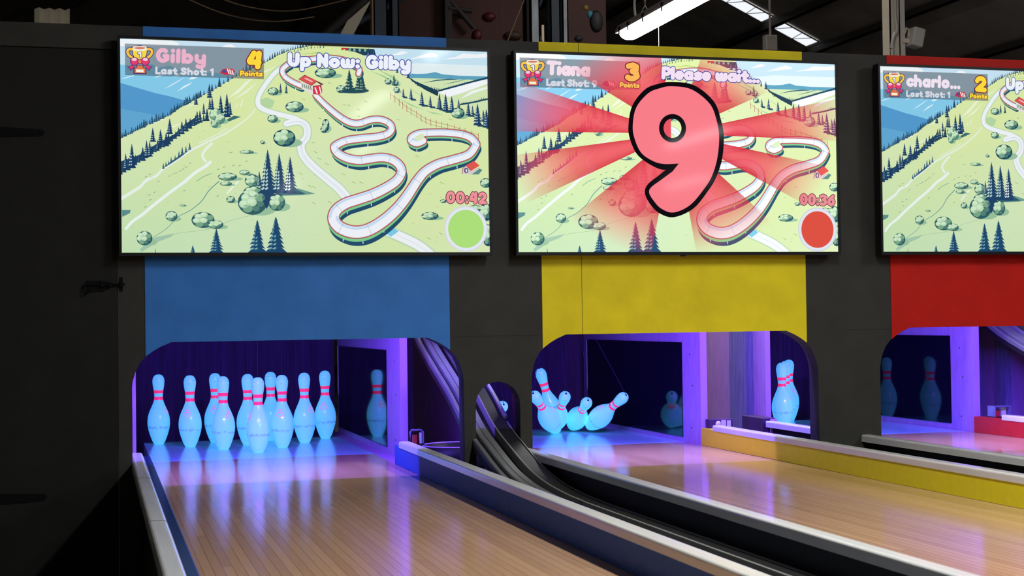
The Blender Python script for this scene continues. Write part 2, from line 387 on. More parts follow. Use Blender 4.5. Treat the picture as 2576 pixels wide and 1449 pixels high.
q = MB(); q.box(1.045, 1.06, -1.30, -1.04, FLOOR+.3, .8)
o = q.build('kickback_panel', M['track']); tag(o, 'black panel with a red edge seen inside the small arch', 'panel', 'kickback panels')
q = MB(); q.box(1.0445, 1.0605, -1.040, -1.037, FLOOR+.3, .8); q.build('edge_strip', M['bred'], o)
for i, c in enumerate(LC):
    q = MB()
    n = 26; x0, x1 = c-.62, c+.62
    if i == 0: x1 = c+.62
    pts = [(x0+(x1-x0)*j/n, 1.50+.006*math.sin(j*1.9)) for j in range(n+1)]
    vs = [(x, y, FLOOR+.02) for x, y in pts]+[(x, y, .80) for x, y in pts]+[(x, y+.01, FLOOR+.02) for x, y in pts]+[(x, y+.01, .80) for x, y in pts]
    k = n+1; fs = [(j, j+1, k+j+1, k+j) for j in range(n)]+[(2*k+j, 2*k+j+1, 3*k+j+1, 3*k+j) for j in range(n)]+[(k+j, k+j+1, 3*k+j+1, 3*k+j) for j in range(n)]+[(j, j+1, 2*k+j+1, 2*k+j) for j in range(n)]
    q.add(vs, fs); q.add([vs[0], vs[k], vs[3*k], vs[2*k]], [(0, 1, 2, 3)]); q.add([vs[n], vs[k+n], vs[3*k+n], vs[2*k+n]], [(0, 1, 2, 3)])
    o = q.build('pit_curtain', M['curtain']); tag(o, 'dark curtain behind the pins of the %s lane' % LANE_NAME[i], 'curtain', 'pit curtains')
    # unseen string machine, boxed in to keep overhead lamp light off the pins
    o = empty('pin_machine_blocker', (c, .6, .80), 'unseen black pinsetter box added to block lamp light above the %s lane pins' % LANE_NAME[i], 'machine', 'string pinsetters')
    q = MB(); q.box(-.64, .64, -.95, .95, 0, .03); q.build('base_plate', M['black'], o)
    q = MB(); q.box(-.58, .58, -.60, .90, .03, .55, bev=.01); q.build('housing', M['black'], o)
    # ultraviolet tube behind the header
    t = empty('ultraviolet_lamp', (c, WY+WT+.040, .92), 'violet tube lamp hidden behind the header over the %s lane' % LANE_NAME[i], 'lamp', 'ultraviolet tubes')
    q = MB(); q.tube([(-.5, 0, 0), (.5, 0, 0)], .012, 12); q.build('tube', M['uv'], t)
    q = MB(); q.box(-.54, .54, -.02, .03, .014, .05); q.box(-.54, -.50, -.018, .018, -.018, .02); q.box(.50, .54, -.018, .018, -.018, .02); q.build('housing', M['lampbody'], t)
    q = MB(); q.box(-.60, .60, -.035, .155, .056, .062); q.box(-.60, .60, .150, .155, -.022, .056); q.build('added_light_shield', M['black'], t)  # added shield, keeps the violet light from leaking up into the hall
    la = bpy.data.lights.new('ultraviolet_light', 'AREA'); la.shape = 'RECTANGLE'; la.size = .70; la.size_y = .03
    la.energy = UV_POWER; la.color = (.17, .09, 1.0)
    lo = bpy.data.objects.new('ultraviolet_light', la); link(lo, t); lo.location = (0, .005, -.016); lo.rotation_euler = (R(47), 0, 0)

# ------------------------------------------------------------------ ball return track through the arch
prof_path = [(.05, .735), (-.20, .615), (-.35, .548), (-.62, .452), (-.956, .335), (-1.222, .221), (-1.382, .165), (-1.516, .130), (-1.676, .088), (-1.857, .049), (-2.058, .022), (-2.27, .008), (-2.5, .002), (-3.2, .0), (-9.4, .0)]
def cr(pts, n=6):
    o = []
    for i in range(len(pts)-1):
        p0, p1, p2, p3 = [np.array(pts[max(0, min(len(pts)-1, j))]) for j in (i-1, i, i+1, i+2)]
        for t in np.linspace(0, 1, n, endpoint=False):
            o.append(tuple(.5*((2*p1)+(-p0+p2)*t+(2*p0-5*p1+4*p2-p3)*t*t+(-p0+3*p1-3*p2+p3)*t**3)))
    o.append(tuple(pts[-1])); return o
path = cr(prof_path)
def sweep(prof, mb, mi=0, ymin=-99, ymax=99):
    """closed profile (x, n) carried along the track; n is measured square to the path"""
    rings = []
    for i, (y, z) in enumerate(path):
        if not ymin <= y <= ymax: continue
        a = np.array(path[max(0, i-1)]); b = np.array(path[min(len(path)-1, i+1)]); t = (b-a)/np.linalg.norm(b-a)
        nrm = np.array((t[1], -t[0])) if t[0] < 0 else np.array((-t[1], t[0]))
        rings.append([(x, y+nrm[0]*h, z+nrm[1]*h) for x, h in prof])
    k = len(prof); vs = [v for r_ in rings for v in r_]
    fs = [(i*k+j, i*k+(j+1) % k, (i+1)*k+(j+1) % k, (i+1)*k+j) for i in range(len(rings)-1) for j in range(k)]
    mb.add(vs, fs, mi); mb.add(rings[0], [list(range(k))], mi); mb.add(rings[-1], [list(range(k))[::-1]], mi)
tr_ = empty('ball_return_track', (.88, -1.5, FLOOR), 'curved black ball return chute coming through the small arch', 'ball return')
def tr_part(name, prof, mm, **k):
    m = MB(); sweep(prof, m, **k); o = m.build(name, mm, tr_); o.location = -Vector(tr_.location)+Vector((-.030, 0, 0))
tr_part('base_channel', [(.793, -.060), (.988, -.060), (.988, -.036), (.793, -.036)], M['track'])
tr_part('guide_rail', [(.794, -.036), (.815, -.036), (.815, -.016), (.812, -.012), (.797, -.012), (.794, -.016)], M['guide'])
tr_part('guide_rail', [(.821, -.036), (.8475, -.036), (.8475, -.003), (.8455, 0), (.824, 0), (.821, -.004)], M['guide'])
tr_part('guide_rail', [(.849, -.036), (.878, -.036), (.878, -.004), (.875, 0), (.851, 0), (.849, -.003)], M['guide'])
tr_part('ridge', [(.914, -.036), (.921, -.036), (.921, .002), (.919, .004), (.916, .004), (.914, .002)], M['trackedge'])
tr_part('belt', [(.924, -.036), (.985, -.036), (.985, -.004), (.924, -.004)], M['track'])
tr_part('side_strip', [(.984, -.0035), (.997, -.0035), (.997, .010), (.984, .010)], M['trackedge'], ymin=-1.23)
tr_part('side_lip', [(.985, -.036), (.990, -.036), (.990, 0), (.985, 0)], M['guide'], ymax=-1.24)
for yb_, zb_ in ((-1.9, -.03), (-3.2, -.056), (-5.0, -.056), (-7.0, -.056)):
    m = MB(); m.box(.80, .935, yb_-.03, yb_+.03, FLOOR, zb_)
    o = m.build('support_leg', M['black'], tr_); o.location = -Vector(tr_.location)
m = MB(); m.lathe([(.15, 0), (.165, .01), (.17, .098), (.155, .098), (.15, .02)], 40)
o = m.build('ball_pit_tray', M['black'], None, (.885, -.60, -.045)); tag(o, 'round tray with a violet-lit rim behind the blue bumper end', 'tray')
m = MB(); m.tube([(.1655*math.cos(t), .1655*math.sin(t), .101) for t in np.linspace(0, 2*math.pi, 41)], .0035, 8, cap=False); m.build('rim', M['kickedge'], o)
m = MB(); m.box(.645, 1.04, -1.0, .9, FLOOR, -.05)
tag(m.build('plinth', M['black']), 'black block between the blue and yellow lane pits', 'plinth')

def copy_tree(o, parent=None):
    c = o.copy(); COL.objects.link(c)
    if parent is not None: c.parent = parent
    for ch in list(o.children): copy_tree(ch, c)
    return c
t2 = copy_tree(tr_); t2.location.x += 3.31; t2['label'] = 'ball return chute glimpsed at the top right inside the red lane opening'
k = MB(); k.box(4.37, 4.39, -.28, 1.5, FLOOR+.36, .80)
o = k.build('kickback_panel', M['kick']); tag(o, 'violet panel at the far right inside the red lane opening', 'panel', 'kickback panels')
for ya, yb in ((.02, .13), (.30, .42)):
    k = MB(); k.box(4.335, 4.37, ya, yb, FLOOR+.36, .80); k.build('wooden_post', M['post'], o)
# sensors on the bumper ends
o = empty('pin_sensor', (.605, -.85, .088), 'clear arch-shaped sensor cover behind the blue bumper', 'sensor', 'bumper sensors')
m = MB(); m.tube([(0, 0, 0), (0, 0, .055), (.006, 0, .064), (.05, 0, .064), (.060, 0, .055), (.060, 0, 0)], .005, 8); m.build('cover', M['acrylic'], o)
m = MB(); m.box(.012, .030, -.008, .012, .002, .042); m.build('emitter', M['redled'], o)
m = MB(); m.box(.044, .052, -.008, .012, .002, .052); m.build('bracket', M['greyp'], o)
m = MB(); m.box(0, .064, -.014, .016, -.004, .002); m.build('foot', M['black'], o)
o = empty('pin_sensor', (2.255, -.55, .085), 'dark sensor box with a white lens behind the yellow bumper', 'sensor', 'bumper sensors')
m = MB(); m.box(-.045, .085, -.02, .03, -.01, .048, bev=.003); m.build('housing', M['curtain'], o)
m = MB(); m.lathe([(.014, 0), (.014, .006), (.010, .010), (.002, .012)], 20, 0, Matrix.Translation((.003, -.02, .026)) @ Matrix.Rotation(R(90), 4, 'X')); m.box(-.011, .017, -.026, -.02, -.006, .026); m.build('lens', M['rail'], o)
m = MB(); m.box(.020, .046, -.022, -.02, .0, .044); m.box(.051, .072, -.024, -.02, .0, .042); m.build('plate', M['greyp'], o)
o = empty('pin_sensor', (3.90, -.50, .090), 'clear square sensor cover behind the red bumper', 'sensor', 'bumper sensors')
m = MB(); m.box(0, .10, -.02, .05, .054, .060); m.box(0, .005, -.02, .05, 0, .054); m.box(.095, .10, -.02, .05, 0, .054); m.build('cover', M['acrylic'], o)
m = MB(); m.box(.018, .045, 0, .02, 0, .036); m.build('emitter', M['redled'], o)
m = MB(); m.box(.055, .082, 0, .02, 0, .050); m.build('bracket', M['greyp'], o)
m = MB(); m.box(0, .10, -.02, .05, -.004, .002); m.build('foot', M['black'], o)
o = empty('bumper_actuator', (2.66, -.26, .0), 'dark block at the end of the red lane left rail', 'bracket')
m = MB(); m.box(-.06, .014, -.11, .155, .012, .116, bev=.003); m.build('housing', M['curtain'], o)
m = MB(); m.box(-.02, .014, -.125, -.112, .03, .11); m.build('plate', M['kickedge'], o)

# ------------------------------------------------------------------ bowling pins
INCH = .0254
PROF = [(0, 2.031), (.18, 2.20), (.75, 2.828), (1.5, 3.40), (2.25, 3.906), (3.375, 4.510), (4.0, 4.70), (4.5, 4.766), (5.2, 4.72), (5.875, 4.563), (6.6, 4.19), (7.25, 3.703), (8.0, 3.05), (8.625, 2.472), (9.375, 1.965), (10, 1.797), (10.875, 1.870), (11.75, 2.094), (12.625, 2.406), (13.2, 2.52), (13.6, 2.547), (14.0, 2.44), (14.35, 2.20), (14.65, 1.82), (14.85, 1.36), (14.95, .95), (15.0, .4)]
pz = [a*INCH for a, b in PROF]; pr = [b*INCH/2 for a, b in PROF]
STR = [(.2420, .2592), (.2778, .2955)]
zs = sorted(set([round(z, 5) for z in np.linspace(0, .381, 70)]+[q for s_ in STR for q in s_]+pz))
def pin_r(z): return float(np.interp(z, pz, pr))
def smooth_r(z):
    return sum(pin_r(min(.381, max(0, z+d)))*w_ for d, w_ in ((-.008, .25), (0, .5), (.008, .25))) if .02 < z < .34 else pin_r(z)
def pin_mi(i):
    zc = (zs[i]+zs[i+1])/2
    return 1 if any(a < zc < b for a, b in STR) else 0
m = MB(); m.lathe([(smooth_r(z), z) for z in zs], 44, pin_mi)
tmp = m.build('pin_body_mesh', [M['pin'], M['pinred']]); pin_mesh = tmp.data; pin_mesh.name = 'pin_body'; bpy.data.objects.remove(tmp)
def emblem_mesh():
    """crown, arched word and an oval of small words wrapped on the belly"""
    mb = MB()
    def wrap(x, z, lift=.0006):
        zz = .176+z*1.5; r_ = smooth_r(zz)+lift; a = x*1.55/r_
        return (r_*math.sin(a), -r_*math.cos(a), zz)
    def word(txt, size, f):
        cu = bpy.data.curves.new('t', 'FONT'); cu.body = txt; cu.size = size; cu.align_x = 'CENTER'; cu.resolution_u = 2; cu.offset = size*.02
        o = bpy.data.objects.new('t', cu); COL.objects.link(o); bpy.context.view_layer.update()
        me = bpy.data.meshes.new_from_object(o.evaluated_get(bpy.context.evaluated_depsgraph_get()))
        vs = [f(v.co.x, v.co.y) for v in me.vertices]; fs = [tuple(p.vertices) for p in me.polygons]
        mb.add([wrap(*p) for p in vs], fs); bpy.data.objects.remove(o); bpy.data.curves.remove(cu); bpy.data.meshes.remove(me)
    word('APPROVED', .0062, lambda x, y: (x*.78, y+.004))
    def arcf(x, y):
        a = x/.0125; return ((.0138-y)*math.sin(a)*1.0, -(.0100-y*.9)*math.cos(a)+.0015)
    word('PLASTIC COATED', .0052, arcf)
    for (xa, za, xb, zb) in ((-.003, .0125, -.0065, .0165), (-.001, .0125, -.002, .0195), (.001, .0125, .002, .0195), (.003, .0125, .0065, .0165), (-.004, .0125, .004, .0125)):
        d = Vector((xb-xa, zb-za)).normalized(); n_ = Vector((-d.y, d.x))*.0006
        mb.add([wrap(xa+n_.x, za+n_.y), wrap(xb+n_.x, zb+n_.y), wrap(xb-n_.x, zb-n_.y), wrap(xa-n_.x, za-n_.y)], [(0, 1, 2, 3)])
    o = mb.build('emblem', M['pinred'], fix=False); me = o.data; bpy.data.objects.remove(o); return me
emb = emblem_mesh()
m = MB(); m.lathe([(.0018, 0), (.0018, .0006)], 10, 0, Matrix.Translation((.004, -smooth_r(.336)-.0001, .336)) @ Matrix.Rotation(R(90), 4, 'X'))
tmp = m.build('hole', M['pinhole']); hole_me = tmp.data; bpy.data.objects.remove(tmp)
m = MB(); m.lathe([(.0055, .3795), (.0055, .3822)], 12); m.lathe([(.0012, .381), (.0012, .384)], 8)
tmp = m.build('string_socket', M['cord']); sock_me = tmp.data; bpy.data.objects.remove(tmp)

def make_pin(loc, label, group, yaw=0, emblem=True, axis=None, string_to=None, hole=True):
    o = bpy.data.objects.new('bowling_pin', pin_mesh); COL.objects.link(o); o.location = loc
    if axis is not None:
        q = Vector(axis).normalized().to_track_quat('Z', 'Y'); o.rotation_mode = 'QUATERNION'
        o.rotation_quaternion = q @ Matrix.Rotation(yaw, 3, 'Z').to_quaternion()
    else: o.rotation_euler = (0, 0, yaw)
    tag(o, label, 'bowling pin', group)
    if emblem: link(bpy.data.objects.new('emblem', emb), o)['label'] = 'small red crown emblem with approval wording'
    if hole: link(bpy.data.objects.new('hole', hole_me), o)
    link(bpy.data.objects.new('string_socket', sock_me), o)
    bpy.context.view_layer.update()
    head = o.matrix_world @ Vector((0, 0, .382))
    to = Vector(string_to) if string_to else head+Vector((0, 0, .798-head.z))
    inv = o.matrix_world.inverted(); pts = []
    for t in np.linspace(0, 1, 6): pts.append(inv @ head.lerp(to, t))
    s_ = MB(); s_.tube(pts, .0014, 6); s_.build('string', M['cord'], o)
    return o
S = .3048; H = S*math.sqrt(3)/2
SPOT = {7: (-1.5, 3), 8: (-.5, 3), 9: (.5, 3), 10: (1.5, 3), 4: (-1, 2), 5: (0, 2), 6: (1, 2), 2: (-.5, 1), 3: (.5, 1), 1: (0, 0)}
CAMDIR = math.degrees(math.atan2(-.3, 1))
# emblem bearing: degrees turned to the right of the camera's line of sight
EM = {7: 62, 4: -20, 8: -8, 2: 38, 5: 150, 1: -66, 9: -78, 3: -12, 6: 48, 10: -12}
LAB = {1: 'front pin of the blue lane triangle, nearest the camera', 2: 'blue lane pin just left of the front pin in the second row', 3: 'blue lane pin just right of the front pin in the second row',
       4: 'blue lane pin standing second from the left', 5: 'blue lane pin behind the front pin, its right side hidden', 6: 'blue lane pin standing second from the right', 7: 'leftmost glowing pin on the blue lane',
       8: 'back row blue lane pin half hidden left of the second row pin', 9: 'back row blue lane pin showing between the front pin and the pin right of it', 10: 'rightmost standing pin on the blue lane, beside the mirror'}
for k, (a, b_) in SPOT.items():
    x, y = a*S, b_*H
    bear = math.atan2(CAMP[0]-x, -(CAMP[1]-y))
    make_pin((x, y, .0005), LAB[k], 'pins set on the blue lane', bear+R(EM[k]))
LAB3 = {2: 'front pin of three lined up beyond the yellow bumper', 5: 'middle pin of three lined up beyond the yellow bumper', 9: 'rearmost pin of three lined up beyond the yellow bumper'}
for k, (a, b_) in SPOT.items():
    x, y = 3.222+a*S, .10+b_*H
    make_pin((x, y, .0005), LAB3.get(k, 'glowing pin standing on the red lane, seen only as a dim mirror reflection'), 'pins set on the red lane', R(40+37*k) if k != 2 else R(60), k in (2, 5, 9))
def fallen(b_, h, label, yaw, st, em_=True):
    b_ = Vector(b_); h = Vector(h); ax = (h-b_).normalized()
    make_pin(b_, label, 'knocked pins on the yellow lane', yaw, em_, ax, st)
fallen((1.801, .71, .012), (1.678, .655, .375), 'tallest pin of the yellow lane, leaning left behind the others', 2.6, None, False)
fallen((1.707, .42, .030), (1.509, .194, .246), 'tilted pin at the left edge of the yellow lane opening', 2.2, (1.72, .6, .798))
fallen((1.745, .61, .026), (1.726, .304, .233), 'pin tipped towards the camera, right of the tall leaning pin', 1.0, (1.74, .5, .798), False)
fallen((1.880, .672, .030), (1.865, .329, .197), 'pin tipped forward between the other knocked pins, left of the lying one', .4, (1.9, .6, .798), False)
fallen((1.936, .531, .036), (2.048, .231, .221), 'rightmost knocked pin on the yellow lane, lying with its head to the right', -2.2, (1.83, .5, .798))
fallen((1.375, .68, .032), (1.376, .35, .18), 'pin head glimpsed through the small arch beside the chute', .3, (1.38, .6, .798), False)

# ------------------------------------------------------------------ the game picture shown on the screens
def homog(quad):
    A_ = []; b_ = []
    for (x, y), (u, v) in zip(quad, ((0, 0), (1, 0), (1, 1), (0, 1))):
        A_.append([x, y, 1, 0, 0, 0, -u*x, -u*y]); b_.append(u)
        A_.append([0, 0, 0, x, y, 1, -v*x, -v*y]); b_.append(v)
    return np.append(np.linalg.solve(np.array(A_), np.array(b_)), 1).reshape(3, 3)
# artboards: the picture is drawn on slightly skewed sheets and laid square on the screen
H1 = homog([(303, 98), (1227, 129), (1228, 636), (304, 636)])
H2 = homog([(1297, 131), (2103, 160), (2105, 633), (1303, 633)])
H3 = homog([(2214, 170), (2214+739, 196), (2219+735, 631), (2219, 632)])
SA = 5.152
def Aq(p): return (p[0]/SA+290, p[1]/SA+80)
def Bq(p): return (p[0]/SA+740, p[1]/SA+100)
def Cq(p): return (p[0]/SA+290, p[1]/SA+360)
def Dq(p): return (p[0]/SA+740, p[1]/SA+360)
def ellipse(cx, cy, rx, ry, n=20, a0=0, a1=360): return [(cx+rx*math.cos(R(a0+(a1-a0)*i/n)), cy+ry*math.sin(R(a0+(a1-a0)*i/n))) for i in range(n+(0 if a1-a0 == 360 else 1))]
def spl(pts, n=6):
    return [tuple(p) for p in cr([tuple(map(float, p)) for p in pts], n)]
NAVY = (28, 58, 98); TEAL = (30, 72, 92); MIDG = (120, 165, 135); LITE = (188, 218, 182); SNOW = (232, 240, 246)

class Art:
    def __init__(s): s.v = []; s.f = []; s.c = []; s.H = H1; s.cache = {}
    def uv(s, p):
        q = s.H @ np.array((p[0], p[1], 1.)); return q[0]/q[2], q[1]/q[2]
    def raw(s, pts, faces, cols, layer):
        """pts already in u,v; faces clipped to the screen"""
        for f in faces:
            poly = [(pts[i][0], pts[i][1], cols[i]) for i in f]
            if any(p[0] < 0 or p[0] > 1 or p[1] < 0 or p[1] > 1 for p in poly):
                for ax, lim, sg in ((0, 0, 1), (0, 1, -1), (1, 0, 1), (1, 1, -1)):
                    o = []
                    for i in range(len(poly)):
                        a, b = poly[i-1], poly[i]; da, db = (a[ax]-lim)*sg, (b[ax]-lim)*sg
                        if (da >= 0) != (db >= 0):
                            t = da/(da-db); o.append(tuple(a[k]+(b[k]-a[k])*t for k in (0, 1))+(tuple(np.array(a[2])+(np.array(b[2])-np.array(a[2]))*t),))
                        if db >= 0: o.append(b)
                    poly = o
                    if len(poly) < 3: break
            if len(poly) < 3: continue
            n = len(s.v)
            s.v += [(p[0], p[1], layer) for p in poly]; s.f.append(list(range(n, n+len(poly)))); s.c.append([p[2] for p in poly])
    def col(s, c, a=1.0):
        k = (tuple(c), a)
        if k not in s.cache: s.cache[k] = s2l(c)+(a,)
        return s.cache[k]
    def poly(s, pts, c, layer, a=1.0, holes=()):
        loops = [list(pts)]+[list(h) for h in holes]
        tris = tessellate_polygon([[Vector((p[0], p[1], 0)) for p in l] for l in loops])
        flat = [s.uv(p) for l in loops for p in l]
        cc = s.col(c, a); s.raw(flat, [tuple(t) for t in tris], [cc]*len(flat), layer)
    def stroke(s, pts, w, c, layer, cap=True, w1=None):
        cc = s.col(c); n = len(pts)
        for i in range(n-1):
            (xa, ya), (xb, yb) = pts[i], pts[i+1]; d = math.hypot(xb-xa, yb-ya)
            if d < 1e-6: continue
            wa = w if w1 is None else w+(w1-w)*i/(n-1); wb = w if w1 is None else w+(w1-w)*(i+1)/(n-1)
            nx, ny = -(yb-ya)/d/2, (xb-xa)/d/2
            q = [(xa+nx*wa, ya+ny*wa), (xb+nx*wb, yb+ny*wb), (xb-nx*wb, yb-ny*wb), (xa-nx*wa, ya-ny*wa)]
            s.raw([s.uv(p) for p in q], [(0, 1, 2, 3)], [cc]*4, layer)
        for i, p in enumerate(pts):
            if i in (0, n-1) and not cap: continue
            ww = w if w1 is None else w+(w1-w)*i/max(1, n-1)
            e = ellipse(p[0], p[1], ww/2, ww/2, 14 if ww > 3 else 8)
            s.raw([s.uv(q) for q in e], [tuple(range(len(e)))], [cc]*len(e), layer)
    def conifer(s, x, y, h, w, lay, dark=NAVY, lite=(150, 190, 185), tiers=6, seed=0, hi=True):
        rnd = random.Random(int(x*7+y*13)+seed); L_ = [(x, y-h)]; R_ = []
        for i in range(tiers):
            t = (i+1)/tiers; yy = y-h+h*t*.97; ww = w*.5*t**.85
            L_ += [(x-ww*(.9+.25*rnd.random()), yy+h*.015), (x-ww*.55, yy-h*.01)]
            R_ += [(x+ww*(.9+.25*rnd.random()), yy+h*.02), (x+ww*.55, yy-h*.01)]
        L_[-1] = (x-w*.18, y); R_[-1] = (x+w*.18, y)
        s.poly(L_+R_[::-1], dark, lay)
        if hi:
            for i in range(1, tiers+1):
                t = i/(tiers+.6); yy = y-h+h*t*.94; ww = w*.5*t**.9
                for k in range(1 if t < .5 else 2):
                    x0 = x-ww*(.80-.42*k)
                    s.poly([(x0, yy), (x0+ww*.34, yy-h*.05), (x0+ww*.42, yy-h*.012), (x0+ww*.18, yy+h*.028)], lite, lay+1)
    def bush(s, x, y, rx, ry, lay, dark=TEAL, mid=MIDG, lite=LITE, n=7, shadow=True):
        if shadow: s.poly(ellipse(x+rx*.55, y+ry*.55, rx*1.05, ry*.5), (150, 190, 155), lay-1)
        s.poly(ellipse(x, y, rx, ry), dark, lay)
        rnd = random.Random(int(x*3+y*5)); big = rx > 12
        cells = [(0, 0, .34)]+[(.60*math.cos(R(a)), .60*math.sin(R(a)), .33) for a in range(15, 375, 52 if big else 72)]
        for (px, py, pr_) in cells:
            px += rnd.uniform(-.06, .06); py += rnd.uniform(-.06, .06); t = (px+py*1.1)
            c = lite if t < .12 else (mid if t < .55 else tuple((q+e)/2 for q, e in zip(mid, dark)))
            k = pr_*(1 if t < .55 else .7)
            s.poly(ellipse(x+rx*px, y+ry*py, rx*k*1.05, ry*k, 14), c, lay+1)
            if t < .1 and big: s.poly(ellipse(x+rx*(px-.05), y+ry*(py-.09), rx*k*.7, ry*k*.55, 12), tuple(min(255, q+14) for q in lite), lay+2)
    def forest(s, line, n, h0, h1, lay, seed, dark=NAVY, hi=True, lite=(130, 175, 180)):
        rnd = random.Random(seed); seg = np.linspace(0, len(line)-1.001, n)
        for t in seg:
            i = int(t); f = t-i; x = line[i][0]+(line[i+1][0]-line[i][0])*f; y = line[i][1]+(line[i+1][1]-line[i][1])*f
            h = h0+(h1-h0)*rnd.random(); s.conifer(x+rnd.uniform(-1, 1), y+h*.12, h, h*.42, lay, dark, lite, 4, hi=hi and rnd.random() < .6)

# rounded bubble lettering: each letter is a set of centre lines drawn with a fat round pen
def arc(cx, cy, rx, ry, a0, a1, n=14): return [(cx+rx*math.cos(R(a0+(a1-a0)*i/n)), cy+ry*math.sin(R(a0+(a1-a0)*i/n))) for i in range(n+1)]
B0, XT, CT = .13, .50, .77
GL = {
 'G': ([arc(.36, .45, .24, .32, 55, 300)+[(.58, .24), (.58, .42), (.44, .42)]], .72), 'i': ([[(.13, B0), (.13, .46)], [(.13, .75), (.13, .751)]], .27), 'l': ([[(.13, B0), (.13, CT)]], .27),
 'b': ([[(.13, B0), (.13, CT)], arc(.32, .32, .18, .19, 0, 360, 20)], .64), 'y': ([[(.13, XT), (.13, .36)]+arc(.31, .33, .18, .17, 180, 360, 10)+[(.49, XT), (.49, .02)]+arc(.31, .0, .18, .15, 0, -130, 8)], .63),
 'T': ([[(.12, CT), (.60, CT)], [(.36, CT), (.36, B0)]], .70), 'a': ([arc(.31, .32, .18, .19, 0, 360, 20), [(.50, XT), (.50, B0)]], .65), 'n': ([[(.13, B0), (.13, XT)], [(.13, .3)]+arc(.31, .33, .18, .18, 180, 0, 10)+[(.49, B0)]], .63),
 'c': ([arc(.32, .32, .19, .19, 45, 315)], .56), 'h': ([[(.13, B0), (.13, CT)], [(.13, .3)]+arc(.31, .33, .18, .18, 180, 0, 10)+[(.49, B0)]], .63), 'r': ([[(.13, B0), (.13, XT)], [(.13, .3)]+arc(.31, .32, .18, .19, 180, 60, 8)], .48),
 'o': ([arc(.32, .32, .19, .19, 0, 360, 20)], .65), '.': ([[(.13, .12), (.13, .121)]], .26), 'L': ([[(.13, CT), (.13, B0), (.46, B0)]], .56), 's': ([[(.45, .46), (.30, .51), (.16, .44), (.22, .35), (.38, .29), (.44, .20), (.32, .13), (.13, .16)]], .56),
 't': ([[(.26, .70), (.26, .22), (.32, B0), (.42, B0)], [(.11, XT), (.42, XT)]], .51), 'S': ([[(.55, .68), (.38, .77), (.20, .73), (.14, .60), (.24, .49), (.44, .42), (.55, .30), (.48, .17), (.32, .12), (.13, .20)]], .68),
 ':': ([[(.13, .14), (.13, .141)], [(.13, .47), (.13, .471)]], .27), '1': ([[(.10, .66), (.25, CT), (.25, B0)]], .40), '9': ([arc(.32, .56, .20, .21, 0, 360, 20), [(.52, .56), (.48, .32), (.30, .12)]], .66),
 '4': ([[(.30, CT), (.13, .40), (.15, .34), (.50, .34)], [(.50, CT), (.46, B0)]], .66), '3': ([[(.14, .72), (.34, .78), (.50, .70), (.48, .55), (.32, .48), (.50, .40), (.54, .24), (.40, .13), (.22, .12), (.12, .18)]], .66), '2': ([arc(.31, .57, .19, .20, 165, -25, 10)+[(.14, .15), (.52, .13)]], .65),
 '0': ([arc(.34, .45, .21, .32, 0, 360, 24)], .69), '6': ([[(.50, .77), (.24, .56), (.14, .34)], arc(.34, .33, .20, .21, 0, 360, 20)], .67), 'P': ([[(.13, B0), (.13, CT), (.32, CT)]+arc(.34, .57, .20, .20, 90, -90, 10)+[(.13, .37)]], .64),
 'U': ([[(.13, CT), (.13, .36)]+arc(.34, .36, .21, .23, 180, 360, 12)+[(.55, CT)]], .69), 'p': ([[(.13, XT), (.13, -.14)], arc(.32, .32, .18, .19, 0, 360, 20)], .64), 'N': ([[(.13, B0), (.13, CT), (.52, B0), (.52, CT)]], .66),
 'w': ([[(.13, XT), (.13, .30)]+arc(.27, .28, .14, .15, 180, 360, 8)+[(.41, XT), (.41, .30)]+arc(.55, .28, .14, .15, 180, 360, 8)+[(.69, XT)]], .83), 'e': ([[(.16, .32), (.49, .32)]+arc(.32, .32, .18, .19, 0, 305, 16)], .63), ' ': ([], .30)}
def text(art, txt, p0, p1, cap, fill, lay, out=None, ow=.055, sw=.255):
    adv = sum(GL[ch][1] for ch in txt); d = np.array(p1, float)-np.array(p0, float); W_ = np.linalg.norm(d); ux = d/adv; ky = cap/.9; dn = np.array((-d[1], d[0]))/W_
    # dn points down the page
    x = 0; todo = []
    for ch in txt:
        for pl in GL[ch][0]:
            todo.append([tuple(np.array(p0)+ux*(x+px)-dn*ky*py) for px, py in pl])
        x += GL[ch][1]
    pw = sw*min(ky, W_/adv*1.12)
    if out is not None:
        for pl in todo: art.stroke(pl, pw+2*ow*ky, out, lay)
    for pl in todo: art.stroke(pl, pw, fill, lay+1)

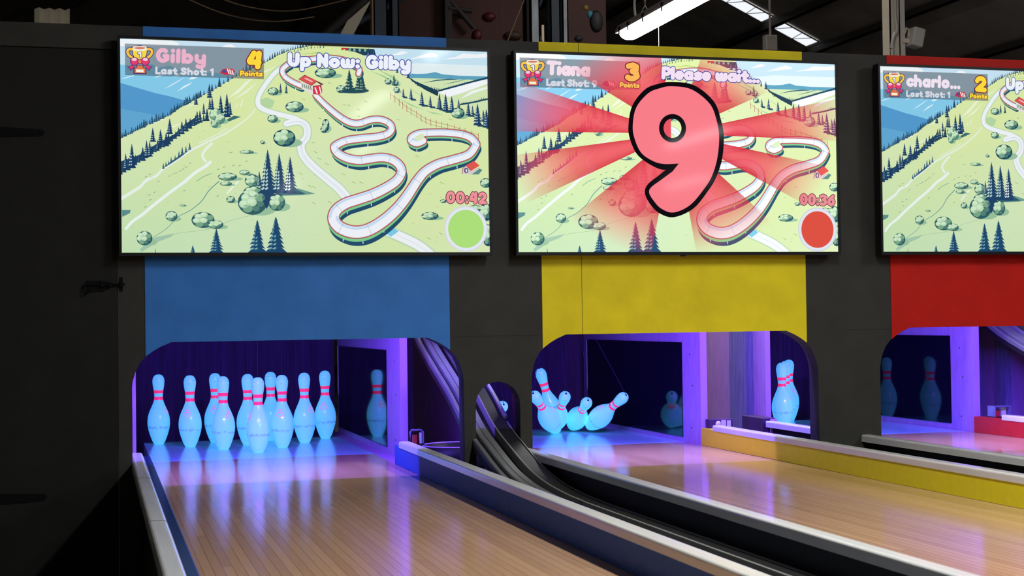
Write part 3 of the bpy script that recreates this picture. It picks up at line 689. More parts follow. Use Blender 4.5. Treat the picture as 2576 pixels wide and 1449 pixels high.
def landscape(a):
    # grass with gentle tone changes
    n = 14; pts = []; cols = []
    for j in range(n+1):
        for i in range(n+1):
            u, v = i/n, j/n; k = min(1, max(0, (1-u)*1.3*(v-.35)))
            c = np.array((214, 230, 174))*(1-k)+np.array((188, 219, 184))*k
            c = c+np.array((4, 2, -10))*max(0, .5-v)+np.array((0, 0, 6))*math.sin(u*9+v*5)
            pts.append((u, v)); cols.append(a.col(tuple(np.clip(c, 0, 255))))
    a.raw(pts, [(j*(n+1)+i, j*(n+1)+i+1, (j+1)*(n+1)+i+1, (j+1)*(n+1)+i) for j in range(n) for i in range(n)], cols, 0)
    # left sky, mountains
    ridge = [Aq(p) for p in ((60, 1380), (180, 1330), (300, 1265), (420, 1205), (560, 1145), (700, 1082), (800, 1005), (900, 945), (1000, 890), (1100, 840), (1250, 762), (1400, 670), (1560, 575), (1700, 500), (1830, 440), (1930, 400), (2100, 300), (2240, 243), (2400, 200), (2576, 165))]
    ridge += [Bq(p) for p in ((380, 97), (600, 112), (750, 150), (900, 215))]
    a.poly([(300, 90)]+ridge[:20]+[(790, 95)], (196, 224, 240), 1)
    a.poly([Aq(p) for p in ((60, 100), (700, 100), (820, 150), (830, 185), (60, 190))], (236, 243, 247), 2)
    a.poly([Aq(p) for p in ((1370, 200), (1440, 165), (1510, 165), (1570, 210))], (238, 243, 247), 2)
    a.poly([Aq(p) for p in ((60, 430), (200, 440), (480, 425), (560, 470), (700, 440), (900, 520), (1540, 545))]+ridge[:13][::-1], (132, 200, 232), 2)
    a.poly([Aq(p) for p in ((60, 665), (280, 730), (520, 800), (700, 840), (880, 890))]+ridge[:9][::-1], (82, 152, 202), 3)
    a.poly([Aq(p) for p in ((60, 1000), (500, 1080), (560, 1145))]+ridge[:5][::-1], (96, 164, 208), 4)
    for q in (((75, 615), (250, 565), (235, 580), (120, 612)), ((630, 748), (740, 680), (900, 590), (830, 640), (720, 705)), ((795, 778), (890, 705), (1000, 655), (960, 690), (860, 745)), ((950, 620), (985, 590), (1065, 592), (1010, 618)), ((510, 602), (570, 560), (660, 530), (600, 575)), ((750, 592), (850, 530), (880, 525), (810, 580))):
        a.poly([Aq(p) for p in q], (226, 240, 248), 4)
    a.stroke(ridge[:20], .9, (70, 80, 110), 4)
    # right-hand sky and far valley
    hillr = [Bq(p) for p in ((900, 215), (1150, 320), (1330, 400), (1480, 480), (1600, 570), (1750, 655), (1900, 735), (2050, 800), (2200, 860), (2330, 905), (2520, 960))]
    a.poly([Bq((1030, 100)), Bq((900, 205))]+[Bq(p) for p in ((1150, 320), (1330, 400), (1480, 470), (2520, 480), (2520, 100))], (194, 224, 238), 1)
    a.poly([Bq(p) for p in ((1300, 330), (1600, 300), (2520, 330), (2520, 490), (1470, 470))], (222, 236, 240), 2)
    for q in (((1490, 250), (1640, 200), (1780, 160), (1870, 190), (1860, 215), (1730, 225)), ((1920, 250), (2100, 215), (2200, 170), (2350, 185), (2510, 170), (2510, 225), (2200, 235)), ((1250, 200), (1400, 140), (1480, 160), (1400, 190))):
        a.poly([Bq(p) for p in q], (238, 242, 246), 3)
    a.poly([Bq(p) for p in ((1450, 430), (1600, 440), (1720, 435), (1830, 415), (1930, 445), (2150, 462), (2520, 470), (2520, 520), (1480, 490))], (92, 160, 190), 4)
    val = [(1480, 470), (1700, 455), (1900, 470), (2200, 500), (2520, 490), (2520, 1000), (2330, 910), (1900, 740), (1600, 580)]
    a.poly([Bq(p) for p in val], (206, 226, 178), 3)
    a.poly([Bq(p) for p in ((1860, 680), (2100, 600), (2520, 500), (2520, 560), (2200, 680), (2000, 740))], (240, 244, 246), 4)
    a.poly([Bq(p) for p in ((2140, 770), (2300, 660), (2520, 600), (2520, 625), (2330, 690))], (236, 242, 238), 4)
    a.poly([Bq(p) for p in ((1660, 560), (1850, 515), (2050, 500), (2130, 520), (2050, 515), (1850, 530))], (40, 90, 105), 5)
    a.poly([Bq(p) for p in ((1920, 580), (2080, 550), (2250, 510), (2080, 540))], (60, 110, 120), 5)
    a.stroke([Bq(p) for p in ((1700, 480), (1900, 470), (2150, 520), (2500, 470))], 1.1, (110, 165, 170), 5)
    a.forest([Bq(p) for p in ((1490, 500), (1600, 590), (1750, 640), (1870, 660))], 16, 6, 11, 6, 3, (30, 62, 84), False)
    a.poly([Bq(p) for p in ((1470, 470), (1560, 530), (1700, 590), (1870, 660), (1860, 730), (1700, 650), (1560, 560))], (30, 62, 84), 6)
    a.forest([Bq(p) for p in ((1870, 665), (2100, 600), (2300, 545), (2510, 495))], 22, 4, 8, 6, 5, (26, 66, 96), False)
    a.stroke([Bq(p) for p in ((1870, 660), (2100, 598), (2300, 543), (2510, 490))], 4.5, (26, 66, 96), 6, False)
    a.forest([Bq(p) for p in ((2170, 835), (2350, 800), (2510, 760))], 14, 4, 8, 6, 7, (26, 66, 96), False)
    a.stroke([Bq(p) for p in ((2150, 838), (2350, 803), (2510, 765))], 4, (26, 66, 96), 6, False)
    # slope streaks
    for q in (((1460, 865), (1700, 640), (1800, 580), (1600, 790)), ((1500, 900), (1720, 740), (1850, 640), (1700, 790)), ((1640, 680), (1900, 520), (2100, 440), (1850, 580)), ((330, 1230), (560, 1150), (700, 1110), (520, 1190)), ((880, 980), (1100, 910), (1000, 960)), ((560, 1310), (800, 1200), (900, 1150), (760, 1240)), ((1540, 990), (1580, 930), (1590, 925), (1560, 985)), ((1610, 970), (1640, 880), (1650, 880), (1625, 975))):
        a.poly([Aq(p) for p in q], (232, 240, 214), 4)
    for q in (((980, 400), (1180, 470), (1290, 560), (1130, 470)), ((1080, 380), (1300, 480), (1400, 580), (1240, 480)), ((1450, 600), (1600, 690), (1750, 800), (1600, 700)), ((1350, 760), (1500, 830), (1700, 920), (1500, 850)), ((1700, 920), (1850, 950), (1930, 975), (1800, 960))):
        a.poly([Bq(p) for p in q], (160, 205, 150), 4)
    for q in (((30, 190), (300, 160), (560, 200), (300, 175)), ((60, 230), (300, 200), (620, 190), (300, 215)), ((660, 230), (800, 240), (860, 280), (760, 250))):
        a.poly([Bq(p) for p in q], (176, 205, 110), 4)
    # streams and paths
    W_ = (234, 239, 243)
    pth = spl([Aq(p) for p in ((2230, 420), (2080, 520), (1960, 660), (1860, 820), (1840, 930), (1900, 1000), (2060, 1060), (2330, 1130), (2480, 1230))])
    a.stroke(pth, 17, (186, 214, 176), 4, w1=17); a.stroke(pth, 10, W_, 5, w1=13)
    pth2 = spl([Bq(p) for p in ((-110, 1090), (50, 1060), (150, 1130), (150, 1260), (90, 1340))]+[Dq(p) for p in ((75, 60), (110, 170), (230, 310), (430, 480), (560, 590), (690, 740))])
    a.stroke(pth2, 21, (186, 212, 178), 4, w1=27); a.stroke(pth2, 15, W_, 5, w1=22)
    a.stroke([(x+1.5, y) for x, y in pth2], .7, (180, 190, 205), 6); a.stroke([(x-2.5, y+1) for x, y in pth2], .6, (190, 200, 212), 6)
    pth3 = spl([Dq(p) for p in ((1180, 1140), (1450, 1260), (1600, 1340), (1740, 1450))])
    a.stroke(pth3, 30, (186, 212, 178), 4); a.stroke(pth3, 23, W_, 5); a.stroke(pth3, .7, (185, 195, 208), 6)
    a.poly([Dq(p) for p in ((1160, 1170), (1260, 1100), (1330, 1150), (1230, 1220))], (120, 200, 230), 6)
    a.poly([Aq(p) for p in ((1880, 880), (1960, 850), (2060, 900), (2030, 980), (1960, 1000), (1890, 950))], (178, 212, 160), 5)
    a.stroke(spl([Aq(p) for p in ((1800, 1010), (1720, 1110), (1560, 1230), (1400, 1330), (1150, 1448))]), 3.2, (226, 238, 222), 4, w1=5)
    a.stroke(spl([Aq(p) for p in ((1450, 1250), (1300, 1340), (1080, 1445))]), 2.2, (226, 238, 222), 4)
    a.stroke(spl([Cq(p) for p in ((1150, 10), (960, 105), (780, 230), (600, 350), (520, 430), (390, 490), (300, 580), (75, 720))]), 4.5, (228, 238, 230), 4, w1=8)
    a.stroke(spl([Cq(p) for p in ((1240, 10), (1150, 100), (1120, 170), (1160, 240))]), 6.5, (226, 238, 228), 4)
    a.stroke(spl([Cq(p) for p in ((1220, 250), (1150, 310), (1020, 390), (880, 510), (700, 640), (470, 820), (340, 930), (210, 1020), (130, 1110))]), 8, (230, 240, 236), 4, w1=7)
    a.stroke(spl([Cq(p) for p in ((1580, 500), (1500, 580), (1440, 650))]), 5, (228, 238, 220), 4)
    for q in (((75, 870), (190, 870), (180, 910), (80, 960)),): a.poly([Cq(p) for p in q], (90, 140, 140), 5)
    a.stroke(spl([Cq(p) for p in ((1330, 500), (1200, 620), (1100, 760), (950, 880), (800, 960), (650, 1110), (480, 1220))]), 2.4, (96, 150, 150), 5, w1=1)
    a.stroke(spl([Cq(p) for p in ((1040, 500), (1130, 440), (1230, 400))]), 2, (140, 185, 150), 5)
    a.poly([Cq(p) for p in ((470, 1230), (760, 1170), (700, 1220), (540, 1280), (330, 1410), (300, 1380))], (160, 195, 170), 5)
    a.stroke(spl([Cq(p) for p in ((320, 1410), (500, 1300), (760, 1180), (1180, 1120), (1500, 1000), (1800, 930))]), .9, (150, 185, 150), 5)
    # tufts and flecks
    rnd = random.Random(4)
    for _ in range(70):
        x, y = rnd.uniform(320, 1180), rnd.uniform(330, 620)
        a.stroke([(x, y), (x+rnd.uniform(2, 6), y+rnd.uniform(-2, 2.2))], .9, (165, 195, 130), 5)
    for p in ((260, 120), (310, 205), (410, 275), (620, 405), (70, 400), (440, 770), (230, 780), (180, 560), (240, 575), (750, 510), (850, 515), (1880, 1180), (1720, 1240), (1900, 520), (1580, 170)):
        x, y = Dq(p); a.stroke([(x-4, y-2), (x+5, y+2.4)], 1.3, (140, 180, 100), 5)
    for p in ((640, 840), (700, 850), (820, 900), (110, 770), (920, 800), (450, 560), (820, 990), (320, 1020), (230, 1335), (1340, 1035), (2020, 1030)):
        x, y = Bq(p); a.stroke([(x-3, y-1), (x+4, y+1.6)], 1.1, (130, 160, 110), 5)
    for p in ((740, 405), (780, 390), (830, 365), (870, 340), (910, 315), (960, 265), (690, 430), (390, 440), (440, 410), (550, 500), (430, 675), (440, 740), (380, 830), (500, 640), (880, 620), (1490, 125), (1690, 240), (1520, 295), (1600, 295), (1400, 315), (1320, 345), (1310, 690)):
        x, y = Cq(p); a.stroke([(x-2.4, y+.8), (x+2.6, y-1)], 1.2, (95, 135, 125), 5)
    # woods on the ridges
    a.forest(ridge[:10], 44, 9, 22, 7, 11, (34, 74, 104))
    a.forest(ridge[9:15], 16, 10, 26, 7, 12, (32, 66, 96)); a.conifer(*Aq((1215, 860)), 36, 15, 7); a.conifer(*Aq((1040, 950)), 30, 12, 7)
    a.forest(ridge[14:20], 26, 7, 15, 7, 13, (34, 70, 84))
    a.forest([Bq(p) for p in ((0, 150), (200, 108), (380, 98))], 10, 5, 10, 7, 17, (60, 92, 84))
    a.poly([Bq(p) for p in ((680, 105), (1040, 118), (1060, 200), (900, 200), (800, 160), (690, 135))], (34, 66, 88), 6)
    for x in (720, 780, 850, 920): a.poly(ellipse(*Bq((x, 130)), 3.2, 4.5, 10), (130, 175, 150), 8)
    a.conifer(*Bq((965, 225)), 24, 11, 7); a.conifer(*Bq((1035, 240)), 25, 11, 7)
    a.forest([Bq(p) for p in ((1100, 330), (1300, 400), (1480, 480))], 6, 14, 26, 7, 19)
    a.poly([Bq(p) for p in ((610, 100), (690, 103), (690, 135), (665, 140), (655, 120), (640, 120), (632, 135), (612, 130))], (190, 50, 45), 8)
    sec = [Cq(p) for p in ((70, 400), (250, 280), (420, 165), (560, 80), (690, 0))]+[Aq(p) for p in ((860, 1310), (1000, 1220), (1060, 1170), (1180, 1140))]
    a.poly([Cq(p) for p in ((70, 400), (250, 280), (420, 165), (560, 80), (690, 0))]+[Aq(p) for p in ((860, 1310), (1000, 1220), (1050, 1100), (900, 1200), (760, 1330))]+[Cq(p) for p in ((520, 20), (300, 160), (70, 240))], (34, 70, 104), 6)
    a.forest(sec[:6], 20, 16, 36, 7, 21, (32, 64, 98)); a.forest(sec[5:], 9, 16, 34, 7, 22, (32, 64, 92))
    for x, y, h in ((210, 330, 62), (130, 350, 42), (400, 190, 44), (440, 180, 40), (540, 90, 26)): a.conifer(*Cq((x, y)), h, h*.36, 9, NAVY, (165, 205, 200), 7)
    for x, y, h in ((480, 1430, 36), (580, 1440, 34), (700, 1330, 40)): a.conifer(*Aq((x, y)), h, h*.45, 9, NAVY)
    for x, y, h in ((1360, 1060, 46), (1440, 1110, 60), (1250, 1010, 32), (1220, 1010, 30), (1140, 1070, 28), (1480, 1080, 34)): a.conifer(*Aq((x, y)), h, h*.36, 9, NAVY)
    a.poly([Aq(p) for p in ((1440, 1140), (1530, 1090), (1620, 1105), (1480, 1160), (1260, 1240))], (60, 110, 110), 8)
    a.bush(*Aq((1290, 1075)), 15, 16, 9, (70, 115, 110)); a.bush(*Aq((1350, 1130)), 13, 13, 11, (70, 120, 110), n=4); a.bush(*Aq((1280, 1190)), 10, 12, 11, (80, 130, 120), n=4)
    a.forest([Cq(p) for p in ((610, 330), (700, 255), (830, 170), (960, 80))], 9, 10, 24, 8, 25, (50, 90, 120)); a.poly([Cq(p) for p in ((605, 335), (700, 250), (830, 165), (960, 85), (840, 185), (720, 265))], (50, 90, 120), 7)
    # bushes
    for (f, x, y, rx, ry, n) in ((Aq, 2040, 775, 14, 10, 6), (Aq, 2315, 975, 23, 14, 7), (Aq, 2030, 1130, 13, 10, 4), (Aq, 2180, 1380, 28, 22, 8), (Aq, 1895, 1435, 6, 5, 3),
                                 (Bq, 400, 430, 27, 13, 8), (Bq, 1215, 540, 9, 8, 4), (Bq, 1310, 560, 8, 8, 3), (Bq, 1325, 650, 8, 8, 3), (Bq, 400, 1110, 9, 16, 5), (Bq, 375, 1165, 9, 9, 3), (Bq, 2120, 950, 17, 14, 6), (Bq, 600, 640, 12, 10, 5),
                                 (Cq, 1760, 770, 37, 32, 10), (Cq, 1765, 640, 24, 15, 4), (Cq, 2075, 770, 21, 22, 6), (Cq, 1120, 1000, 29, 20, 8), (Cq, 1285, 1060, 19, 11, 4), (Cq, 715, 950, 15, 13, 5), (Cq, 365, 1235, 20, 18, 6), (Cq, 1480, 735, 11, 9, 3), (Cq, 1440, 440, 24, 10, 5), (Cq, 1420, 530, 15, 6, 3), (Cq, 1660, 385, 13, 7, 3), (Cq, 1690, 120, 18, 5, 4), (Cq, 1760, 490, 19, 16, 7), (Cq, 860, 810, 8, 3, 2),
                                 (Dq, 1740, 950, 22, 10, 6), (Dq, 1915, 755, 8, 5, 3), (Dq, 2470, 520, 14, 12, 4), (Dq, 2330, 860, 20, 10, 5), (Dq, 2470, 900, 18, 22, 5), (Dq, 2490, 1200, 14, 28, 5)):
        cx, cy = f((x, y)); a.bush(cx, cy, rx, ry, 12, n=n, dark=(48, 92, 98) if f is Cq else TEAL)
    for x, y, h in ((2135, 790, 24), (2210, 800, 24)): a.conifer(*Aq((x, y)), h, h*.36, 13, (34, 70, 92))
    for x, y, h in ((710, 670, 56), (830, 680, 50), (880, 680, 46)): a.conifer(*Bq((x, y)), h, h*.5, 13, (34, 74, 84), (170, 205, 170))
    a.poly(ellipse(*Bq((760, 660)), 40, 7), (36, 78, 88), 12); a.conifer(*Bq((1290, 590)), 28, 11, 16, (40, 82, 92), LITE)
    for x, y, h in ((1410, 740, 22), (1510, 770, 28), (1650, 850, 36), (1760, 870, 29), (1880, 900, 40), (1960, 930, 46), (2040, 930, 40), (2130, 900, 26), (2255, 980, 34), (2310, 960, 22), (2375, 1110, 56), (2450, 1060, 30), (2490, 1140, 48)):
        cx, cy = Bq((x, y)); a.conifer(cx, cy, h, h*.42, 14, (30, 64, 98), (196, 216, 226), 7)
        a.poly([(cx-2, cy-2), (cx+h*.4, cy-1), (cx+h*.5, cy+4), (cx, cy+3)], (38, 78, 100), 13)
    for x, y, h in ((1960, 660, 112), (2110, 650, 100), (2250, 660, 94), (1850, 560, 38)):
        cx, cy = Cq((x, y)); a.conifer(cx, cy, h, h*.40, 14, (34, 68, 104), (178, 210, 205) if x < 2200 else SNOW, 11)
    a.poly([Cq(p) for p in ((2050, 640), (2350, 590), (2576, 660), (2400, 680), (2080, 690))], (110, 155, 140), 11); a.poly([Cq(p) for p in ((2050, 640), (2330, 600), (2450, 665), (2100, 680))], (48, 92, 110), 12)
    a.poly([Cq(p) for p in ((1940, 560), (2050, 640), (2000, 760), (1940, 860), (1880, 700))], (34, 68, 104), 13)
    # fence
    fp = [Bq(p) for p in ((1243, 705), (1300, 745), (1355, 790), (1400, 830), (1452, 870), (1508, 905), (1580, 945), (1638, 990), (1698, 1025), (1763, 1050), (1833, 1070), (1905, 1085), (1985, 1105), (2072, 1130), (2140, 1155), (2210, 1175), (2297, 1205), (2382, 1240))]
    a.stroke(fp, .9, (176, 92, 70), 13)
    a.stroke([(x, y+9) for x, y in fp[4:14]], .7, (150, 110, 80), 13)
    for x, y in fp: a.stroke([(x, y-5), (x+.5, y+13)], 1.1, (170, 70, 60), 14)
    # the luge track
    back = spl([Aq(p) for p in ((2400, 700), (2290, 650), (2190, 580), (2160, 500), (2210, 440), (2300, 390))]+[Bq(p) for p in ((50, 280), (230, 250), (430, 235), (620, 255), (770, 310), (840, 380), (830, 440))])
    front = spl([Bq(p) for p in ((270, 720), (400, 850), (540, 970), (660, 1050), (760, 1085), (860, 1080), (980, 1040), (1110, 1035), (1220, 1080), (1255, 1150), (1200, 1220), (1060, 1260), (860, 1280), (660, 1310), (530, 1370))]+[Dq(p) for p in ((510, 70), (560, 140), (680, 200), (830, 225), (980, 205), (1120, 190), (1250, 215), (1350, 290), (1375, 380), (1310, 490), (1160, 590), (980, 675), (800, 735), (640, 790), (520, 880), (490, 990), (560, 1090), (700, 1150), (840, 1155), (980, 1110), (1140, 1010), (1290, 880), (1410, 740), (1500, 610), (1580, 490), (1690, 365), (1860, 270), (2060, 215), (2250, 150), (2340, 40))]+[Bq(p) for p in ((2345, 1340), (2280, 1270), (2150, 1225), (1960, 1205), (1780, 1205), (1620, 1215), (1520, 1260), (1510, 1310), (1580, 1340), (1660, 1310))], 5)
    # width grows towards the foot of the hill
    def wid(p): return 14+max(0, (p[1]-240))/340*17 if p[1] > 240 else 14
    def track(pl, base):
        ws = [wid(p) for p in pl]
        def lay(dx, dy, add, c, l):
            for i in range(len(pl)-1):
                a.stroke([(pl[i][0]+dx, pl[i][1]+dy*ws[i]/20), (pl[i+1][0]+dx, pl[i+1][1]+dy*ws[i+1]/20)], ws[i]+add, c, l)
        lay(3.0, 12, 1, (36, 76, 106), base); lay(0, 5, 1.5, (126, 200, 138), base+2); lay(0, 0, 2.8, (50, 50, 90), base+3); lay(0, 0, 1.6, (208, 98, 96), base+4); lay(0, 0, -2.2, (120, 60, 95), base+5); lay(0, .0, -3.2, (236, 239, 246), base+6)
        for i in range(3, len(pl)-3):
            # cool shade along the upper inner side of the chute
            (xa, ya), (xb, yb) = pl[i], pl[i+1]; d = math.hypot(xb-xa, yb-ya)+1e-6; nx, ny = (yb-ya)/d, -(xb-xa)/d
            if ny > 0: nx, ny = -nx, -ny
            k = ws[i]*.30
            a.stroke([(xa+nx*k, ya+ny*k), (xb+nx*k, yb+ny*k)], ws[i]*.22, (196, 218, 240), base+7)
            if i % 13 == 0:
                k = ws[i]*.42; a.stroke([(xa+nx*k, ya+ny*k), (xa-nx*k, ya-ny*k)], .7, (130, 140, 165), base+8)
            if i % 9 == 4: a.stroke([(xa, ya+ws[i]*.72), (xa, ya+ws[i]*.72+8)], 1.8, (228, 236, 244), base+1)
    track(back, 16); track(front, 16)
    a.poly([Bq(p) for p in ((1560, 1260), (1660, 1210), (1680, 1260), (1650, 1300), (1560, 1310))], (214, 230, 186), 25)
    # start house
    a.poly([Bq(p) for p in ((75, 540), (230, 590), (345, 585), (355, 700), (240, 720), (90, 640))], (226, 222, 214), 26)
    a.poly([Bq(p) for p in ((235, 600), (345, 585), (355, 690), (240, 710))], (110, 70, 90), 27)
    for k in range(5): a.stroke([Bq((95+k*27, 570+k*9)), Bq((105+k*27, 615+k*9))], 2.2, (110, 130, 110), 27)
    a.poly([Bq(p) for p in ((50, 512), (130, 455), (378, 578), (345, 590), (285, 548), (215, 600))], (110, 40, 60), 27)
    a.poly([Bq(p) for p in ((60, 510), (133, 464), (290, 536), (212, 592))], (222, 84, 84), 28); a.poly([Bq(p) for p in ((120, 500), (150, 495), (245, 545), (215, 550))], (240, 190, 190), 29)
    a.poly(ellipse(*Bq((295, 655)), 12, 11.5), (220, 50, 70), 28); a.stroke([Bq((265, 625)), Bq((290, 695))], 3.4, (245, 235, 240), 29); a.stroke([Bq((320, 615)), Bq((340, 690))], 3, (245, 235, 240), 29)
    # small house
    a.poly([Dq(p) for p in ((2280, 410), (2380, 330), (2430, 350), (2380, 410))], (90, 140, 130), 26)
    a.poly([Dq(p) for p in ((2155, 400), (2165, 340), (2220, 290), (2280, 370), (2375, 320), (2378, 345), (2285, 412), (2240, 400))], (214, 200, 205), 27)
    a.poly(ellipse(*Dq((2218, 358)), 5.5, 7), (90, 80, 120), 28); a.poly(ellipse(*Dq((2220, 360)), 2.2, 4), (220, 225, 230), 29)
    a.poly([Dq(p) for p in ((2215, 290), (2320, 232), (2393, 295), (2283, 362))], (222, 88, 78), 28); a.stroke([Dq(p) for p in ((2165, 400), (2172, 335), (2215, 288), (2282, 362))], 1.4, (150, 60, 70), 29)
    # nearest firs along the foot
    for x, y, h, ww in ((1290, 1430, 62, 38), (1820, 1430, 84, 46), (2060, 1430, 92, 54), (985, 1430, 20, 14), (505, 1430, 13, 3)):
        cx, cy = Cq((x, y)); a.conifer(cx, cy, h, ww, 25, (32, 72, 108), (110, 165, 175), 8)

def hud(a, name, score, shot, q, ncol, nend=None, sl=36, scol=(250, 216, 62)):
    """score plate at the top left; q maps the plate's drawing to the artboard"""
    bar = [q(p) for p in ((128, 158), (1922, 218), (1922, 618), (130, 568))]
    a.poly(bar, (80, 86, 96), 33, .68)
    # trophy
    O = (60, 40, 110); Y = (246, 214, 70); k = SA
    for sx_ in (-1, 1):
        pl = [q((320+sx_*dx, y)) for dx, y in ((80, 235), (140, 235), (158, 265), (140, 310), (95, 345))]
        pl = spl(pl, 4); a.stroke(pl, 9.5, O, 34); a.stroke(pl, 6.2, (244, 196, 70), 35)
    a.poly([q(p) for p in ((218, 195), (320, 178), (424, 200), (415, 300), (380, 370), (260, 370), (225, 300))], O, 34)
    a.poly([q(p) for p in ((228, 205), (416, 208), (405, 300), (375, 365), (265, 365), (235, 300))], Y, 35)
    a.poly([q(p) for p in ((230, 205), (412, 208), (408, 250), (320, 262), (232, 250))], (238, 234, 205), 36)
    a.poly([q(p) for p in ellipse(320, 217, 72, 14)], (214, 120, 100), 37); a.poly([q(p) for p in ellipse(320, 200, 92, 9)], (244, 240, 225), 36)
    text(a, '1', q((280, 340)), q((360, 342)), 14.5, (240, 240, 245), 38, O, .08)
    for sx_ in (-1, 1):
        a.poly([q((320+sx_*dx, y)) for dx, y in ((70, 425), (165, 465), (135, 480), (120, 515), (75, 470))], O, 35)
        a.poly([q((320+sx_*dx, y)) for dx, y in ((72, 432), (150, 465), (128, 475), (116, 500), (80, 465))], (226, 62, 110), 36)
        a.poly([q(p) for p in ellipse(320+sx_*68, 390, 58, 56)], O, 37); a.poly([q(p) for p in ellipse(320+sx_*68, 390, 50, 48)], (226, 60, 112), 38); a.poly([q(p) for p in ellipse(320+sx_*72, 365, 34, 20)], (244, 200, 216), 39)
    a.poly([q(p) for p in ellipse(320, 392, 30, 36)], O, 40); a.poly([q(p) for p in ellipse(320, 392, 23, 29)], (226, 120, 90), 41)
    a.poly([q(p) for p in ((275, 440), (365, 440), (370, 470), (405, 478), (405, 556), (236, 550), (238, 474), (270, 470))], O, 34)
    a.poly([q(p) for p in ((285, 445), (355, 445), (360, 470), (395, 485), (390, 545), (250, 540), (250, 484), (280, 470))], (222, 120, 70), 35); a.poly([q(p) for p in ((270, 494), (370, 497), (368, 532), (270, 529))], (246, 240, 220), 36)
    # sled
    a.poly([q(p) for p in ((1350, 535), (1385, 490), (1440, 480), (1520, 485), (1548, 520), (1510, 565), (1420, 562))], (206, 44, 60), 36)
    a.poly([q(p) for p in ((1385, 500), (1430, 488), (1440, 520), (1410, 540), (1380, 525))], (70, 80, 150), 37)
    for t in (0, 1, 2): a.stroke([q((1450+t*30, 490+t*8)), q((1470+t*26, 545+t*6))], 3, (240, 236, 240), 38)
    n_end = nend
    text(a, name, q((520, 405)), q((n_end, 405+(n_end-520)*.042)), 38, ncol, 36)
    text(a, 'Last Shot: '+shot, q((515, 556)), q((1275, 578)), 19.5, (214, 216, 226), 36)
    text(a, score, q((1690, 484)), q((1905, 492)), 47, scol, sl, (120, 40, 50), .05, .27)
    text(a, 'Points', q((1606, 578)), q((1905, 588)), 14.5, scol, sl, (130, 50, 55), .09)

def build_tv(x0, arts, label, right_edge=True):
    TW, TH, Z0 = 1.5157, .8565, .9428
    tv = empty('television', (x0+TW/2, WY-.002, Z0-.013), label, 'television', 'televisions on the wall')
    ox, oz = x0+TW/2, Z0-.013
    def add(mb, name, mm):
        o = mb.build(name, mm, tv); return o
    b = MB(); e = .0105
    y0, y1 = -.078, -.060
    hw = TW/2
    for (xa, xb, za, zb) in ((-hw-e, -hw, -.0005, TH+.024), (hw, hw+e, -.0005, TH+.024), (-hw, hw, TH+.013, TH+.024), (-hw, hw, -.0005, .013)):
        b.box(xa, xb, y0, y1, za, zb)
    add(b, 'bezel', M['bezel'])
    b = MB(); b.box(-hw-e+.001, hw+e-.001, y1, -.028, .0005, TH+.023); b.box(-hw*.72, hw*.72, -.030, -.004, .06, TH*.75); add(b, 'back_shell', M['black'])
    b = MB(); b.box(-.05, .05, -.004, 0.0, TH*.35, TH*.6); b.box(-.3, .3, -.006, -.001, TH*.45, TH*.5); add(b, 'wall_bracket', M['black'])
    b = MB(); b.box(-.012, .012, -.074, -.064, -.006, -.0005); add(b, 'sensor_tab', M['bezel'])
    # the lit panel, painted layer over layer
    me = bpy.data.meshes.new('screen')
    vs = [(-hw+u*TW, -.0665-l*.00011, .013+(1-v)*TH) for u, v, l in arts.v]
    me.from_pydata(vs, [], arts.f); me.materials.append(sm)
    ca = me.color_attributes.new('picture', 'FLOAT_COLOR', 'CORNER')
    arr = np.array([c for f in arts.c for c in f], dtype=np.float32).ravel()
    ca.data.foreach_set('color', arr); me.update()
    # face the hall
    nrm = np.zeros(len(me.polygons)*3); me.polygons.foreach_get('normal', nrm)
    flip = [i for i, p in enumerate(nrm.reshape(-1, 3)) if p[1] > 0]
    so = bpy.data.objects.new('screen', me); link(so, tv); so['label'] = 'lit screen showing a drawn mountain slide game'
    return tv

def disc(a, c, r, ry, ring, fill, lay):
    a.poly(ellipse(c[0], c[1], r*1.13, ry*1.13, 40), (208, 214, 228), lay); a.poly(ellipse(c[0], c[1], r*1.08, ry*1.08, 40), ring, lay+1); a.poly(ellipse(c[0], c[1], r*.94, ry*.94, 40), fill, lay+2)

base = Art(); landscape(base)
def fresh():
    a = Art(); a.v = list(base.v); a.f = list(base.f); a.c = list(base.c); return a
WHT = (236, 240, 250); OUT = (62, 66, 160)
a1 = fresh()
hud(a1, 'Gilby', '4', '1', Aq, (236, 178, 202), 1180)
text(a1, 'Up Now: Gilby', Aq((2225, 452)), Bq((1512, 395)), 36, WHT, 36, OUT, .05, .28)
text(a1, '00:42', (1118, 513), (1222, 516), 32, (234, 146, 152), 34, (110, 40, 70), .05, .225)
disc(a1, (1168, 577), 48, 51, (226, 230, 240), (172, 222, 122), 34)
build_tv(-.6838, a1, 'wall television above the blue lane, green circle and the name Gilby')
a2 = fresh()
a2.c = [[tuple(min(1, q*1.16+.012) for q in c[:3])+(c[3],) for c in f] for f in a2.c]
